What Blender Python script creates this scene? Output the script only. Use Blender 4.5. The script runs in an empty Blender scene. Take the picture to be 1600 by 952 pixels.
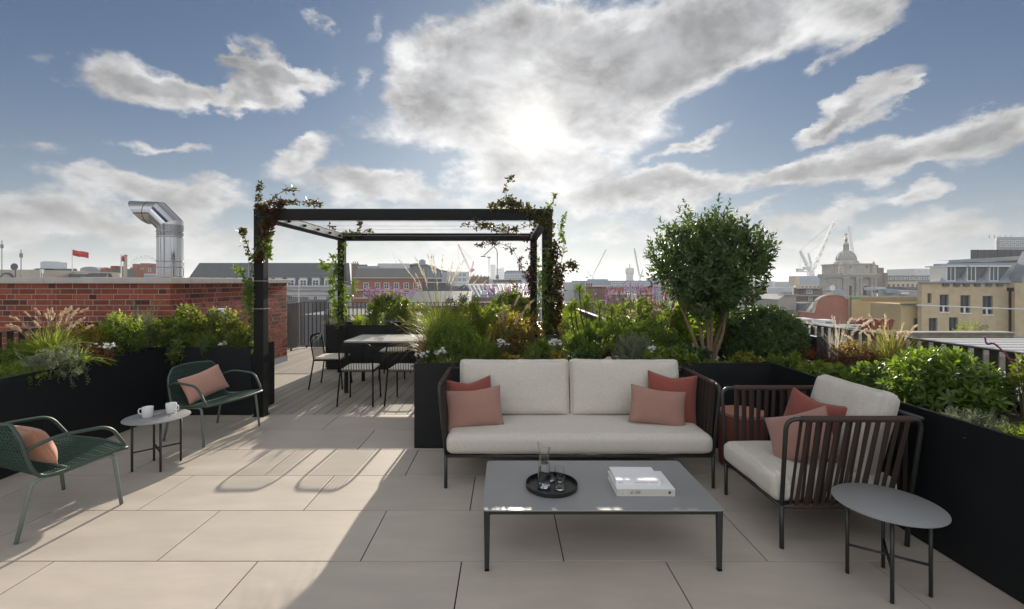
EXPOSURE, SUN_E, CLW, SKYTINT = 1.08, 3.5, 3.7, (.16, .225, .31)
HAZE = .00045
import bpy, bmesh, math, random
import numpy as np
from mathutils import Vector, Matrix
random.seed(7); rng = np.random.default_rng(11)
S = bpy.context.scene; C = S.collection
pi = math.pi; rad = math.radians
# ---------------- camera ----------------
H, F, VX, VY = 1.64, 715.0, 791.0, 442.0
cam = bpy.data.cameras.new('camera'); camo = bpy.data.objects.new('camera', cam); C.objects.link(camo)
camo.location = (0, 0, H); camo.rotation_euler = (rad(90), 0, 0)
cam.sensor_width = 36; cam.lens = F / 1600 * 36
cam.shift_x = (800 - VX) / 1600; cam.shift_y = (VY - 476) / 1600
cam.clip_start = 0.05; cam.clip_end = 20000
S.camera = camo
S.render.engine = 'CYCLES'
S.cycles.use_denoising = True
S.cycles.max_bounces = 8; S.cycles.transparent_max_bounces = 12; S.cycles.transmission_bounces = 8
S.cycles.caustics_reflective = False; S.cycles.caustics_refractive = False
S.cycles.sample_clamp_indirect = 6
S.view_settings.view_transform = 'Standard'; S.view_settings.look = 'None'
S.view_settings.exposure = EXPOSURE; S.view_settings.gamma = 1
# ---------------- sun ----------------
SAZ, SEL = rad(3.1), rad(18.8)
SUND = Vector((math.sin(SAZ)*math.cos(SEL), math.cos(SAZ)*math.cos(SEL), math.sin(SEL)))
sl = bpy.data.lights.new('sun', 'SUN'); so = bpy.data.objects.new('sun', sl); C.objects.link(so)
sl.energy = SUN_E; sl.angle = rad(0.5); sl.color = (1, .90, .76)
so.rotation_euler = (-SUND).to_track_quat('-Z', 'Y').to_euler(); so.location = (0, 30, 40)
# ---------------- world: Nishita sky with clouds laid out by azimuth and elevation ----------------
W = bpy.data.worlds.new('World'); S.world = W; W.use_nodes = True
nt = W.node_tree; nt.nodes.clear()
def N(t, **k):
    n = nt.nodes.new(t)
    for a, b in k.items(): setattr(n, a, b)
    return n
def put(sock, v):
    if hasattr(v, 'is_output') or isinstance(v, bpy.types.NodeSocket): nt.links.new(v, sock)
    else: sock.default_value = v
def M(op, a, b=0.0, c=0.0, clamp=False):
    n = N('ShaderNodeMath', operation=op); n.use_clamp = clamp
    put(n.inputs[0], a); put(n.inputs[1], b); put(n.inputs[2], c); return n.outputs[0]
def V(op, a, b=(0, 0, 0)):
    n = N('ShaderNodeVectorMath', operation=op); put(n.inputs[0], a); put(n.inputs[1], b)
    return n.outputs['Value' if op in ('LENGTH', 'DOT_PRODUCT') else 'Vector']
def sstep(x, a, b):
    n = N('ShaderNodeMapRange', interpolation_type='SMOOTHSTEP'); put(n.inputs[0], x)
    n.inputs[1].default_value = a; n.inputs[2].default_value = b; return n.outputs[0]
def mixc(f, a, b):
    n = N('ShaderNodeMix', data_type='RGBA'); put(n.inputs[0], f)
    put(n.inputs[6], a); put(n.inputs[7], b); return n.outputs[2]
sky = N('ShaderNodeTexSky', sky_type='NISHITA'); sky.sun_disc = False
sky.sun_elevation = SEL; sky.sun_rotation = SAZ; sky.altitude = 50; sky.air_density = 1.1; sky.dust_density = 0.7; sky.ozone_density = 3.0
d = N('ShaderNodeTexCoord').outputs['Generated']
d = V('NORMALIZE', d)
def noise(vec, scale, detail, rough=.55, dist=0.0):
    n = N('ShaderNodeTexNoise'); put(n.inputs['Vector'], vec); n.inputs['Scale'].default_value = scale
    n.inputs['Detail'].default_value = detail; n.inputs['Roughness'].default_value = rough
    n.inputs['Distortion'].default_value = dist; return n
# domain warp, then azimuth / elevation
sep = N('ShaderNodeSeparateXYZ'); put(sep.inputs[0], d)
az = M('ARCTAN2', sep.outputs[0], sep.outputs[1]); el = M('ARCSINE', sep.outputs[2])
stretch = V('MULTIPLY', d, (1, 1, 1.7))
wn = noise(stretch, 5.5, 6, .6).outputs['Color']
warp = V('MULTIPLY', V('SUBTRACT', wn, (.5, .5, .5)), (.26, .15, 0))
cmb = N('ShaderNodeCombineXYZ'); put(cmb.inputs[0], az); put(cmb.inputs[1], el)
ae = V('ADD', cmb.outputs[0], warp)
def px2ae(x, y):
    tx = (x - VX) / F; return math.atan(tx), math.atan(((VY - y) / F) / math.sqrt(1 + tx * tx))
BLOBS = [  # photo position, radii, tilt (deg), amplitude
 (715,165,125,55,-12,1.1),(690,110,80,60,0,1.0),(800,60,80,60,0,1.0),(860,110,120,80,0,1.1),(1000,75,170,75,-12,1.2),(1180,40,210,60,-20,1.15),(1370,10,110,38,-15,.9),
 (930,190,110,50,0,.9),(800,215,90,40,0,.8),
 (215,130,92,42,0,1.2),(300,150,60,24,0,.9),(395,118,50,46,-25,1.0),(345,78,26,16,0,.8),(460,118,62,20,10,.9),(365,155,40,18,-30,.8),
 (502,44,18,11,-20,.42),(590,45,44,14,-45,.42),(560,130,16,24,20,.45),(248,232,50,11,-8,.8),(28,246,40,13,-12,.5),(106,250,36,12,0,.45),
 (125,296,85,17,0,.8),(200,285,60,14,0,.6),(300,310,78,34,0,1.1),(40,340,110,32,0,.85),(160,352,110,30,0,.8),(350,375,150,30,0,.75),(460,242,90,20,-20,.7),(510,283,120,26,0,.7),(620,285,70,20,0,.45),
 (690,310,130,32,0,.55),(770,262,50,26,0,.7),(900,280,120,32,0,.95),(860,250,60,20,0,.75),(1040,296,200,20,-4,1.1),(700,380,200,26,0,.45),(980,360,150,26,0,.55),
 (1355,165,85,26,-14,1.15),(1300,192,60,12,-12,.7),(1440,138,26,10,-10,.7),(1095,222,75,13,-22,.9),(1270,262,105,24,-5,1.05),(1420,240,130,26,-14,1.1),(1570,215,90,36,-10,1.15),
 (1310,324,110,18,-12,.8),(1420,352,150,18,-5,.5),(1250,358,90,14,-6,.45),(560,345,160,22,0,.45),(1445,305,60,14,-12,.85),(1195,325,45,12,-25,.7),(1520,362,120,16,-8,.7),(1390,385,160,20,0,.6),(1200,388,120,16,0,.55),
 (1340,75,34,12,-20,.45),(1285,108,26,12,-30,.38)]
dens = None
for (x, y, rx, ry, rot, amp) in BLOBS:
    a0, e0 = px2ae(x, y); a1, _ = px2ae(x + rx, y); a2, _ = px2ae(x - rx, y); _, e1 = px2ae(x, y - ry); _, e2 = px2ae(x, y + ry)
    mp = N('ShaderNodeMapping', vector_type='TEXTURE'); put(mp.inputs[0], ae)
    mp.inputs[1].default_value = (a0, e0, 0); mp.inputs[2].default_value = (0, 0, -rad(rot))
    mp.inputs[3].default_value = ((a1 - a2) / 2 * 1.35, (e1 - e2) / 2 * 1.45, 1)
    g = M('MULTIPLY', M('SUBTRACT', 1.0, V('LENGTH', mp.outputs[0]), clamp=True), amp * 1.35)
    dens = g if dens is None else M('ADD', dens, g)
dens = M('MINIMUM', dens, 1.45)
# unseen cloud over the rest of the sky, thickened to lift the shade
big = noise(stretch, 2.3, 2, .5).outputs['Fac']
bh = M('ABSOLUTE', az); outm = sstep(bh, .86, 1.15)
hi = sstep(el, .62, .80); outm = M('MAXIMUM', outm, hi)
gen = M('MULTIPLY', M('MULTIPLY', M('SUBTRACT', big, .34), 4.2), outm)
gen = M('MAXIMUM', gen, 0.0)
dens = M('MAXIMUM', dens, gen)
sunoff = tuple(SUND * .03)
def puff(vec):
    a = noise(vec, 6.5, 7, .53, .2).outputs['Fac']
    return a
n0 = puff(stretch); n1 = puff(V('ADD', stretch, sunoff))
n3 = noise(V('MULTIPLY', d, (1, 1, 1.5)), 21.0, 6, .62, .3).outputs['Fac']
n2 = noise(stretch, 2.6, 2, .5).outputs['Fac']
Dd = M('ADD', M('SUBTRACT', dens, .26), M('ADD', M('MULTIPLY', M('SUBTRACT', n0, .5), 1.8), M('MULTIPLY', M('SUBTRACT', n3, .5), .75)))
cover = sstep(Dd, -.16, .52)
cover = M('MULTIPLY', cover, sstep(dens, .02, .22))
thick = sstep(M('ADD', Dd, M('MULTIPLY', M('SUBTRACT', n2, .5), 1.5)), .36, 1.20)
thick = M('MULTIPLY', thick, M('SUBTRACT', 1.0, M('MULTIPLY', M('POWER', M('MAXIMUM', V('DOT_PRODUCT', d, tuple(SUND)), 0.0), 60.0), .8)))
relief = M('MULTIPLY', M('SUBTRACT', n0, n1), 2.6)
sd = V('DOT_PRODUCT', d, tuple(SUND)); sd = M('MAXIMUM', sd, 0.0)
glow1 = M('POWER', sd, 700.0); glow2 = M('POWER', sd, 40.0); glow3 = M('POWER', sd, 6.0)
CW = (CLW, CLW*1.0, CLW*1.01, 1); CG = (CLW*.50, CLW*.51, CLW*.535, 1)
ccol = mixc(thick, CW, CG)
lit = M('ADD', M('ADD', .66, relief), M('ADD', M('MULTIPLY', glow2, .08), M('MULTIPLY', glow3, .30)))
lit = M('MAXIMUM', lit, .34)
lit = M('MULTIPLY', lit, M('ADD', 1.0, M('MULTIPLY', sstep(V('DOT_PRODUCT', d, tuple(-SUND)), -.45, .6), 2.6)))  # clouds facing the sun, out of view, brightened to add fill light
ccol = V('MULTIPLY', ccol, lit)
# high thin veil near the sun and pale air low down
skyc = V('MULTIPLY', sky.outputs[0], SKYTINT)
skyc = V('DIVIDE', skyc, V('ADD', (1, 1, 1), V('MULTIPLY', skyc, (.16, .15, .14))))
veil = M('MULTIPLY', glow2, .14)
low = M('MULTIPLY', M('POWER', M('SUBTRACT', 1.0, M('MAXIMUM', sep.outputs[2], 0.0)), 8.0), M('ADD', .48, M('MULTIPLY', n2, .3)))
skyc = mixc(M('ADD', veil, 0.0, clamp=True), skyc, (CLW*.95, CLW*.95, CLW*.95, 1))
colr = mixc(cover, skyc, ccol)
colr = mixc(low, colr, (CLW*.80, CLW*.80, CLW*.79, 1))
sc = N('ShaderNodeVectorMath', operation='SCALE')
g_all = M('ADD', M('MULTIPLY', glow1, .6), M('MULTIPLY', glow2, .02))
sc.inputs[0].default_value = (CLW*1.3, CLW*1.22, CLW*1.08); put(sc.inputs['Scale'], g_all)
colr = V('ADD', colr, sc.outputs[0])
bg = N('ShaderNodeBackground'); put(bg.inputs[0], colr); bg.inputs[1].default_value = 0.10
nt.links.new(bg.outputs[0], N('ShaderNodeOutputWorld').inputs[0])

# ---------------- materials ----------------
MATS = {}
def mat(name, col, rough=.6, metal=0.0, var=0.0, vscale=3.0, bump=0.0, bscale=60.0, spec=.5, objvar=0.0, stretch=None, col2=None, v2=(.4,.65), coat=0, sheen=0, wavebump=None, island=0.0):
    if name in MATS: return MATS[name]
    m = bpy.data.materials.new(name); m.use_nodes = True; MATS[name] = m
    t = m.node_tree; nd, lk = t.nodes, t.links
    b = nd['Principled BSDF']; b.inputs['Roughness'].default_value = rough; b.inputs['Metallic'].default_value = metal
    b.inputs['Specular IOR Level'].default_value = spec
    if coat: b.inputs['Coat Weight'].default_value = coat; b.inputs['Coat Roughness'].default_value = .2
    if sheen: b.inputs['Sheen Weight'].default_value = sheen
    tc = nd.new('ShaderNodeTexCoord'); src = tc.outputs['Object']
    if stretch:
        mp = nd.new('ShaderNodeMapping'); mp.inputs[3].default_value = stretch; lk.new(src, mp.inputs[0]); src = mp.outputs[0]
    rgb = nd.new('ShaderNodeRGB'); rgb.outputs[0].default_value = (*col, 1); out = rgb.outputs[0]
    oi = nd.new('ShaderNodeObjectInfo')
    off = nd.new('ShaderNodeVectorMath'); off.operation = 'ADD'; lk.new(src, off.inputs[0])
    cx = nd.new('ShaderNodeMath'); cx.operation = 'MULTIPLY'; lk.new(oi.outputs['Random'], cx.inputs[0]); cx.inputs[1].default_value = 37.0
    lk.new(cx.outputs[0], off.inputs[1]); src = off.outputs[0]
    if var or col2:
        n = nd.new('ShaderNodeTexNoise'); n.inputs['Scale'].default_value = vscale; n.inputs['Detail'].default_value = 6; n.inputs['Roughness'].default_value = .6
        lk.new(src, n.inputs['Vector'])
        if col2:
            mr = nd.new('ShaderNodeMapRange'); lk.new(n.outputs[0], mr.inputs[0]); mr.inputs[1].default_value = v2[0]; mr.inputs[2].default_value = v2[1]
            mx = nd.new('ShaderNodeMix'); mx.data_type = 'RGBA'; lk.new(mr.outputs[0], mx.inputs[0]); lk.new(out, mx.inputs[6]); mx.inputs[7].default_value = (*col2, 1); out = mx.outputs[2]
        if var:
            mr = nd.new('ShaderNodeMapRange'); lk.new(n.outputs[0], mr.inputs[0]); mr.inputs[1].default_value = .25; mr.inputs[2].default_value = .75
            mr.inputs[3].default_value = 1 - var; mr.inputs[4].default_value = 1 + var
            vm = nd.new('ShaderNodeVectorMath'); vm.operation = 'SCALE'; lk.new(out, vm.inputs[0]); lk.new(mr.outputs[0], vm.inputs['Scale']); out = vm.outputs[0]
            rr = nd.new('ShaderNodeMapRange'); lk.new(n.outputs[0], rr.inputs[0]); rr.inputs[1].default_value = .25; rr.inputs[2].default_value = .75
            rr.inputs[3].default_value = max(0.02, rough - .1); rr.inputs[4].default_value = min(1, rough + .1); lk.new(rr.outputs[0], b.inputs['Roughness'])
    if objvar or island:
        rnd = oi.outputs['Random']
        if island: rnd = nd.new('ShaderNodeNewGeometry').outputs['Random Per Island']
        mr = nd.new('ShaderNodeMapRange'); lk.new(rnd, mr.inputs[0]); mr.inputs[3].default_value = 1 - (objvar or island); mr.inputs[4].default_value = 1 + (objvar or island)
        vm = nd.new('ShaderNodeVectorMath'); vm.operation = 'SCALE'; lk.new(out, vm.inputs[0]); lk.new(mr.outputs[0], vm.inputs['Scale']); out = vm.outputs[0]
    lk.new(out, b.inputs['Base Color'])
    hgt = None
    if bump:
        n = nd.new('ShaderNodeTexNoise'); n.inputs['Scale'].default_value = bscale; n.inputs['Detail'].default_value = 4; lk.new(src, n.inputs['Vector']); hgt = n.outputs[0]
    if wavebump:
        w = nd.new('ShaderNodeTexWave'); w.bands_direction = wavebump[0]; w.inputs['Scale'].default_value = wavebump[1]; w.inputs['Distortion'].default_value = .6; lk.new(src, w.inputs['Vector']); hgt = w.outputs['Fac']; bump = wavebump[2]
    if hgt is not None:
        bp = nd.new('ShaderNodeBump'); bp.inputs['Strength'].default_value = bump; bp.inputs['Distance'].default_value = .01; lk.new(hgt, bp.inputs['Height']); lk.new(bp.outputs[0], b.inputs['Normal'])
    return m
def weave(m, scale, strength):
    # crossed threads in the cloth
    t = m.node_tree; nd, lk = t.nodes, t.links; b = nd['Principled BSDF']
    tc = nd.new('ShaderNodeTexCoord'); hs = []
    for ax in 'XZ':
        w = nd.new('ShaderNodeTexWave'); w.bands_direction = ax; w.inputs['Scale'].default_value = scale; w.inputs['Distortion'].default_value = 1.2
        w.inputs['Detail Scale'].default_value = 3; lk.new(tc.outputs['Object'], w.inputs['Vector']); hs.append(w.outputs['Fac'])
    a = nd.new('ShaderNodeMath'); a.operation = 'ADD'; lk.new(hs[0], a.inputs[0]); lk.new(hs[1], a.inputs[1])
    n = nd.new('ShaderNodeTexNoise'); n.inputs['Scale'].default_value = 240; lk.new(tc.outputs['Object'], n.inputs['Vector'])
    a2 = nd.new('ShaderNodeMath'); a2.operation = 'ADD'; lk.new(a.outputs[0], a2.inputs[0]); lk.new(n.outputs[0], a2.inputs[1])
    bp = nd.new('ShaderNodeBump'); bp.inputs['Strength'].default_value = strength; bp.inputs['Distance'].default_value = .002
    lk.new(a2.outputs[0], bp.inputs['Height']); lk.new(bp.outputs[0], b.inputs['Normal'])
    return m
def leafmat(name, c1, c2, trans=.35, tcol=None, rough=.42, spec=.45):
    if name in MATS: return MATS[name]
    m = bpy.data.materials.new(name); m.use_nodes = True; MATS[name] = m
    t = m.node_tree; nd, lk = t.nodes, t.links; b = nd['Principled BSDF']
    g = nd.new('ShaderNodeNewGeometry')
    mx = nd.new('ShaderNodeMix'); mx.data_type = 'RGBA'; lk.new(g.outputs['Random Per Island'], mx.inputs[0])
    mx.inputs[6].default_value = (*c1, 1); mx.inputs[7].default_value = (*c2, 1)
    lk.new(mx.outputs[2], b.inputs['Base Color']); b.inputs['Roughness'].default_value = rough; b.inputs['Specular IOR Level'].default_value = spec
    tr = nd.new('ShaderNodeBsdfTranslucent')
    vm = nd.new('ShaderNodeVectorMath'); vm.operation = 'MULTIPLY'; lk.new(mx.outputs[2], vm.inputs[0]); vm.inputs[1].default_value = tcol or (2.6, 2.3, .9)
    lk.new(vm.outputs[0], tr.inputs[0])
    ms = nd.new('ShaderNodeMixShader'); ms.inputs[0].default_value = trans
    lk.new(b.outputs[0], ms.inputs[1]); lk.new(tr.outputs[0], ms.inputs[2]); lk.new(ms.outputs[0], nd['Material Output'].inputs[0])
    return m
def glassmat(name, col=(1, 1, 1), rough=0.0, ior=1.45):
    if name in MATS: return MATS[name]
    m = bpy.data.materials.new(name); m.use_nodes = True; MATS[name] = m
    nd, lk = m.node_tree.nodes, m.node_tree.links
    b = nd['Principled BSDF']; b.inputs['Base Color'].default_value = (*col, 1); b.inputs['Roughness'].default_value = rough
    b.inputs['Transmission Weight'].default_value = 1; b.inputs['IOR'].default_value = ior
    return m

# ---------------- mesh helpers ----------------
def rotz(a): return Matrix.Rotation(a, 4, 'Z')
class MB:
    def __init__(s): s.v = []; s.f = []
    def add(s, vs, fs):
        o = len(s.v); s.v += [tuple(v) for v in vs]; s.f += [tuple(i + o for i in f) for f in fs]; return s
    def box(s, x0, x1, y0, y1, z0, z1, m=None):
        vs = [(x, y, z) for z in (z0, z1) for y in (y0, y1) for x in (x0, x1)]
        if m is not None: vs = [m @ Vector(v) for v in vs]
        return s.add(vs, [(0, 2, 3, 1), (4, 5, 7, 6), (0, 1, 5, 4), (2, 6, 7, 3), (0, 4, 6, 2), (1, 3, 7, 5)])
    def prism(s, poly, y0, y1, m=None):   # polygon in xz, pushed along y
        n = len(poly); vs = [(x, y0, z) for x, z in poly] + [(x, y1, z) for x, z in poly]
        if m is not None: vs = [m @ Vector(v) for v in vs]
        return s.add(vs, [tuple(range(n)), tuple(range(2*n-1, n-1, -1))] + [(i, i+n, (i+1) % n + n, (i+1) % n) for i in range(n)])
    def slab(s, poly, z0, z1):            # polygon in xy
        n = len(poly)
        return s.add([(x, y, z0) for x, y in poly] + [(x, y, z1) for x, y in poly], [tuple(range(n-1, -1, -1)), tuple(range(n, 2*n))] + [(i, (i+1) % n, (i+1) % n + n, i+n) for i in range(n)])
    def tube(s, pts, r, seg=8, closed=False, cap=True):
        P = [Vector(p) for p in pts]; n = len(P); rs = r if isinstance(r, (list, tuple)) else [r]*n
        up = None; rings = []
        for i in range(n):
            a = P[(i-1) % n] if (i or closed) else P[0]; b = P[(i+1) % n] if (i < n-1 or closed) else P[-1]
            t = (b - a); t = t.normalized() if t.length > 1e-9 else Vector((0, 0, 1))
            if up is None: up = t.orthogonal().normalized()
            up = (up - t * up.dot(t)); up = up.normalized() if up.length > 1e-6 else t.orthogonal().normalized()
            w = t.cross(up)
            rings.append([P[i] + (up*math.cos(2*pi*k/seg) + w*math.sin(2*pi*k/seg)) * rs[i] for k in range(seg)])
        vs = [v for R in rings for v in R]; fs = []
        for i in range(n if closed else n-1):
            j = (i+1) % n
            fs += [(i*seg+k, i*seg+(k+1) % seg, j*seg+(k+1) % seg, j*seg+k) for k in range(seg)]
        if cap and not closed: fs += [tuple(range(seg-1, -1, -1)), tuple((n-1)*seg+k for k in range(seg))]
        return s.add(vs, fs)
    def lathe(s, prof, seg=32, cx=0, cy=0, cz=0):
        n = len(prof); vs = [(cx + r*math.cos(2*pi*k/seg), cy + r*math.sin(2*pi*k/seg), cz + z) for r, z in prof for k in range(seg)]
        fs = [(i*seg+k, i*seg+(k+1) % seg, (i+1)*seg+(k+1) % seg, (i+1)*seg+k) for i in range(n-1) for k in range(seg)]
        fs.append(tuple(range(seg-1, -1, -1))); fs.append(tuple((n-1)*seg+k for k in range(seg)))
        return s.add(vs, fs)
    def mesh(s, name, m, smooth=False):
        me = bpy.data.meshes.new(name); me.from_pydata(s.v, [], s.f); me.update()
        if m: me.materials.append(m)
        if smooth:
            me.shade_smooth()
            if smooth is not True: me.set_sharp_from_angle(angle=rad(smooth))
        return me
    def build(s, name, m, parent=None, smooth=False, kind=None, bevel=0):
        me = s.mesh(name, m, smooth)
        if bevel: bev(me, bevel)
        return link(name, me, parent, kind)
def bev(me, w, seg=1):
    bm = bmesh.new(); bm.from_mesh(me)
    bmesh.ops.remove_doubles(bm, verts=bm.verts, dist=1e-5)
    bmesh.ops.bevel(bm, geom=bm.edges[:], offset=w, segments=seg, affect='EDGES', profile=.6)
    bm.to_mesh(me); bm.free(); me.shade_smooth(); me.set_sharp_from_angle(angle=rad(30))
def link(name, me, parent=None, kind=None, loc=None, rz=None):
    o = bpy.data.objects.new(name, me); C.objects.link(o)
    if parent is not None: o.parent = parent
    if kind: o['kind'] = kind
    if loc is not None: o.location = loc
    if rz is not None: o.rotation_euler = (0, 0, rz) if not isinstance(rz, tuple) else rz
    return o
def tag(o, label, cat, group=None):
    o['label'] = label; o['category'] = cat
    if group: o['group'] = group
    return o
def thing(name, label, cat, loc=(0, 0, 0), rz=0, group=None):
    o = bpy.data.objects.new(name, None); C.objects.link(o); o.location = loc; o.rotation_euler = (0, 0, rz); o.empty_display_size = .2
    return tag(o, label, cat, group)
def dup(root, loc, rz, label, group=None):
    r = root.copy(); C.objects.link(r); r.location = loc; r.rotation_euler = (0, 0, rz); r['label'] = label
    if group: r['group'] = group
    for ch in list(root.children):
        c = ch.copy(); C.objects.link(c); c.parent = r
        for g in list(ch.children):
            e = g.copy(); C.objects.link(e); e.parent = c
    return r
def curve(pts, n=8, closed=False):     # Catmull-Rom
    P = [Vector(p) for p in pts]; out = []; m = len(P)
    for i in range(m if closed else m-1):
        g = lambda k: P[k % m] if closed else P[min(max(k, 0), m-1)]
        a, b, c, e = g(i-1), g(i), g(i+1), g(i+2)
        for k in range(n):
            t = k/n; out.append(.5*((2*b) + (c-a)*t + (2*a-5*b+4*c-e)*t*t + (-a+3*b-3*c+e)*t**3))
    if not closed: out.append(P[-1])
    return out
def fillet(pts, r, n=5):
    P = [Vector(p) for p in pts]; out = [P[0]]
    for i in range(1, len(P)-1):
        a = (P[i-1]-P[i]); b = (P[i+1]-P[i]); q = min(r, a.length*.49, b.length*.49)
        A = P[i]+a.normalized()*q; B = P[i]+b.normalized()*q
        for k in range(n+1):
            t = k/n; out.append(A*(1-t)**2 + P[i]*2*t*(1-t) + B*t*t)
    out.append(P[-1]); return out
def rrect(x0, x1, y0, y1, r, n=5):
    out = []
    for cx, cy, a in ((x1-r, y1-r, 0), (x0+r, y1-r, 90), (x0+r, y0+r, 180), (x1-r, y0+r, 270)):
        out += [(cx + r*math.cos(rad(a+90*k/n)), cy + r*math.sin(rad(a+90*k/n))) for k in range(n+1)]
    return out
def at(x, y, Y): return Vector(((x-VX)*Y/F, Y, H-(y-VY)*Y/F))
def fl(x, y, z=0.0):
    Y = F*(H-z)/(y-VY); return Vector(((x-VX)*Y/F, Y, z))
def np_mesh(name, verts, faces, m, smooth=False):   # faces (k,3) or (k,4)
    me = bpy.data.meshes.new(name); verts = np.asarray(verts, np.float32).reshape(-1, 3)
    fs = [np.asarray(f, np.int32) for f in (faces if isinstance(faces, list) else [faces])]
    loops = np.concatenate([f.ravel() for f in fs]); tot = np.concatenate([np.full(len(f), f.shape[1], np.int32) for f in fs])
    st = np.concatenate([[0], np.cumsum(tot)[:-1]]).astype(np.int32)
    me.vertices.add(len(verts)); me.vertices.foreach_set('co', verts.ravel())
    me.loops.add(len(loops)); me.loops.foreach_set('vertex_index', loops)
    me.polygons.add(len(tot)); me.polygons.foreach_set('loop_start', st); me.polygons.foreach_set('loop_total', tot)
    me.update(calc_edges=True)
    if m: me.materials.append(m)
    if smooth: me.shade_smooth()
    return me
# ---------------- terrace: building under it, tiles, deck ----------------
m_tile = mat('porcelain', (.47, .415, .355), .62, var=.10, vscale=2.2, bump=.06, bscale=45, objvar=.05, spec=.35, stretch=(1, 3.2, 1))
m_dark = mat('dark_joint', (.008, .008, .008), .9)
m_deck = mat('deck_board', (.36, .325, .28), .7, var=.16, vscale=5, bump=.25, bscale=40, objvar=.14, stretch=(14, .6, 14), spec=.3)
m_planter = mat('anthracite_steel', (.0075, .009, .011), .5, var=.10, vscale=2.0, bump=.03, bscale=90, spec=.28)
m_soil = mat('soil', (.035, .024, .016), .95, var=.4, vscale=30, bump=.8, bscale=60)
m_black = mat('black_steel', (.006, .006, .006), .5, var=.1, vscale=6, spec=.2)
m_rail = mat('railing_steel', (.04, .036, .033), .38, var=.12, vscale=4, spec=.5)
m_brick = mat('red_brick', (.245, .068, .043), .85, var=.25, vscale=14, bump=.5, bscale=60, objvar=.30, spec=.2)
m_brickd = mat('dark_brick', (.11, .04, .038), .85, var=.25, vscale=14, bump=.5, bscale=60, objvar=.3, spec=.2)
m_bricki = mat('red_brick_mass', (.24, .068, .043), .85, var=.25, vscale=14, bump=.4, bscale=60, island=.3, spec=.2)
m_mortar = mat('mortar', (.34, .29, .235), .95, var=.15, vscale=30, bump=.3, bscale=80)
m_stone = mat('coping_stone', (.47, .44, .40), .8, var=.12, vscale=4, bump=.15, bscale=50, spec=.3)
m_lead = mat('lead_sheet', (.27, .30, .34), .5, var=.15, vscale=2)

slab = MB(); slab.box(-14, 4.2, -7, 11.75, -21.9, -.035)
slab.build('terrace_building', mat('render_wall', (.45, .42, .38), .85, var=.1), kind='structure')
floor = MB(); floor.box(-4.9, 3.55, -6.5, 5.692, -.034, -.012)
floor = floor.build('terrace_floor', m_dark, kind='structure')
TW, TD, GAP = 1.2, .6, .007
tb = MB(); tb.box(GAP/2, TW-GAP/2, GAP/2, TD-GAP/2, -.012, 0); tme = tb.mesh('tile', m_tile); bev(tme, .0012)
for r in range(-3, 9):                     # courses; the joint between rows 4 and 5 lies 2.696 m away
    y = 2.696 + (r-4)*TD
    if r == 8: pass
    off = -.86 if (r % 2 == 0) else -.262
    for k in range(-4, 4):
        x = off + k*TW
        if x + TW < -4.9 or x > 3.55: continue
        o = link('tile', tme, floor, loc=(x, y, 0))
deck = MB(); deck.box(-5.3, 2.6, 5.696, 11.7, -.034, -.028); deck = deck.build('deck', m_dark, kind='structure')
PW = .145
db = MB(); db.box(.0042, PW-.0042, 5.70, 11.68, -.026, 0); dme = db.mesh('deck_board', m_deck); bev(dme, .002)
for k in range(int(7.9/PW)):
    link('deck_board', dme, deck, loc=(-5.3 + k*PW, 0, random.uniform(-.001, .0005)))

# ---------------- planters ----------------
PH = .838
def planter(name, label, rects, seams=(), lip=.028):
    t = thing(name, label, 'planter')
    for (x0, x1, y0, y1) in rects:
        b = MB(); w = .012
        b.box(x0, x1, y0, y0+w, .004, PH).box(x0, x1, y1-w, y1, .004, PH).box(x0, x0+w, y0+w, y1-w, .004, PH).box(x1-w, x1, y0+w, y1-w, .004, PH)
        b.build('panel', m_planter, t)
        l = MB()   # folded rim
        z0, z1 = PH-.003, PH+.003
        l.box(x0-.002, x1+.002, y0-.002, y0+lip, z0, z1).box(x0-.002, x1+.002, y1-lip, y1+.002, z0, z1).box(x0-.002, x0+lip, y0+lip, y1-lip, z0, z1).box(x1-lip, x1+.002, y0+lip, y1-lip, z0, z1)
        l.build('rim', m_planter, t)
        n = 14; s = MB(); vs = []; fs = []
        for j in range(n+1):
            for i in range(n+1):
                vs.append((x0+.013+(x1-x0-.026)*i/n, y0+.013+(y1-y0-.026)*j/n, .765+random.uniform(-.02, .02)))
        fs = [(j*(n+1)+i, j*(n+1)+i+1, (j+1)*(n+1)+i+1, (j+1)*(n+1)+i) for j in range(n) for i in range(n)]
        s.add(vs, fs).build('soil', m_soil, t, smooth=True)
    for (x, y, ax) in seams:
        g = MB()
        if ax == 'x': g.box(x-.0015, x+.0015, y-.001, y+.002, .006, PH-.004)
        else: g.box(x-.001, x+.002, y-.0015, y+.0015, .006, PH-.004)
        g.build('seam', m_dark, t)
    return t
planter('planter', 'long black steel planter box along the brick wall behind the green chairs', [(-4.88, -4.205, 1.6, 5.66), (-4.88, -3.157, 5.66, 6.235)], [(-4.206, 4.15, 'y'), (-4.206, 2.9, 'y')])
planter('planter', 'black planter box running behind the sofa with the small tree in it', [(-.911, 2.633, 4.528, 5.72)], [(.9, 4.527, 'x'), (2.1, 4.527, 'x')])
planter('planter', 'black planter box along the slatted railing behind the armchair', [(2.633, 3.46, .4, 5.72)], [(2.632, 2.0, 'y'), (2.632, 3.4, 'y')])
planter('planter', 'black planter box across the far side of the dining table', [(-3.39, .58, 8.64, 9.4)], [(-2.0, 8.639, 'x')])
planter('planter', 'narrow black planter beside the right end of the dining table', [(.60, 1.22, 5.74, 9.4)])

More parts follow.
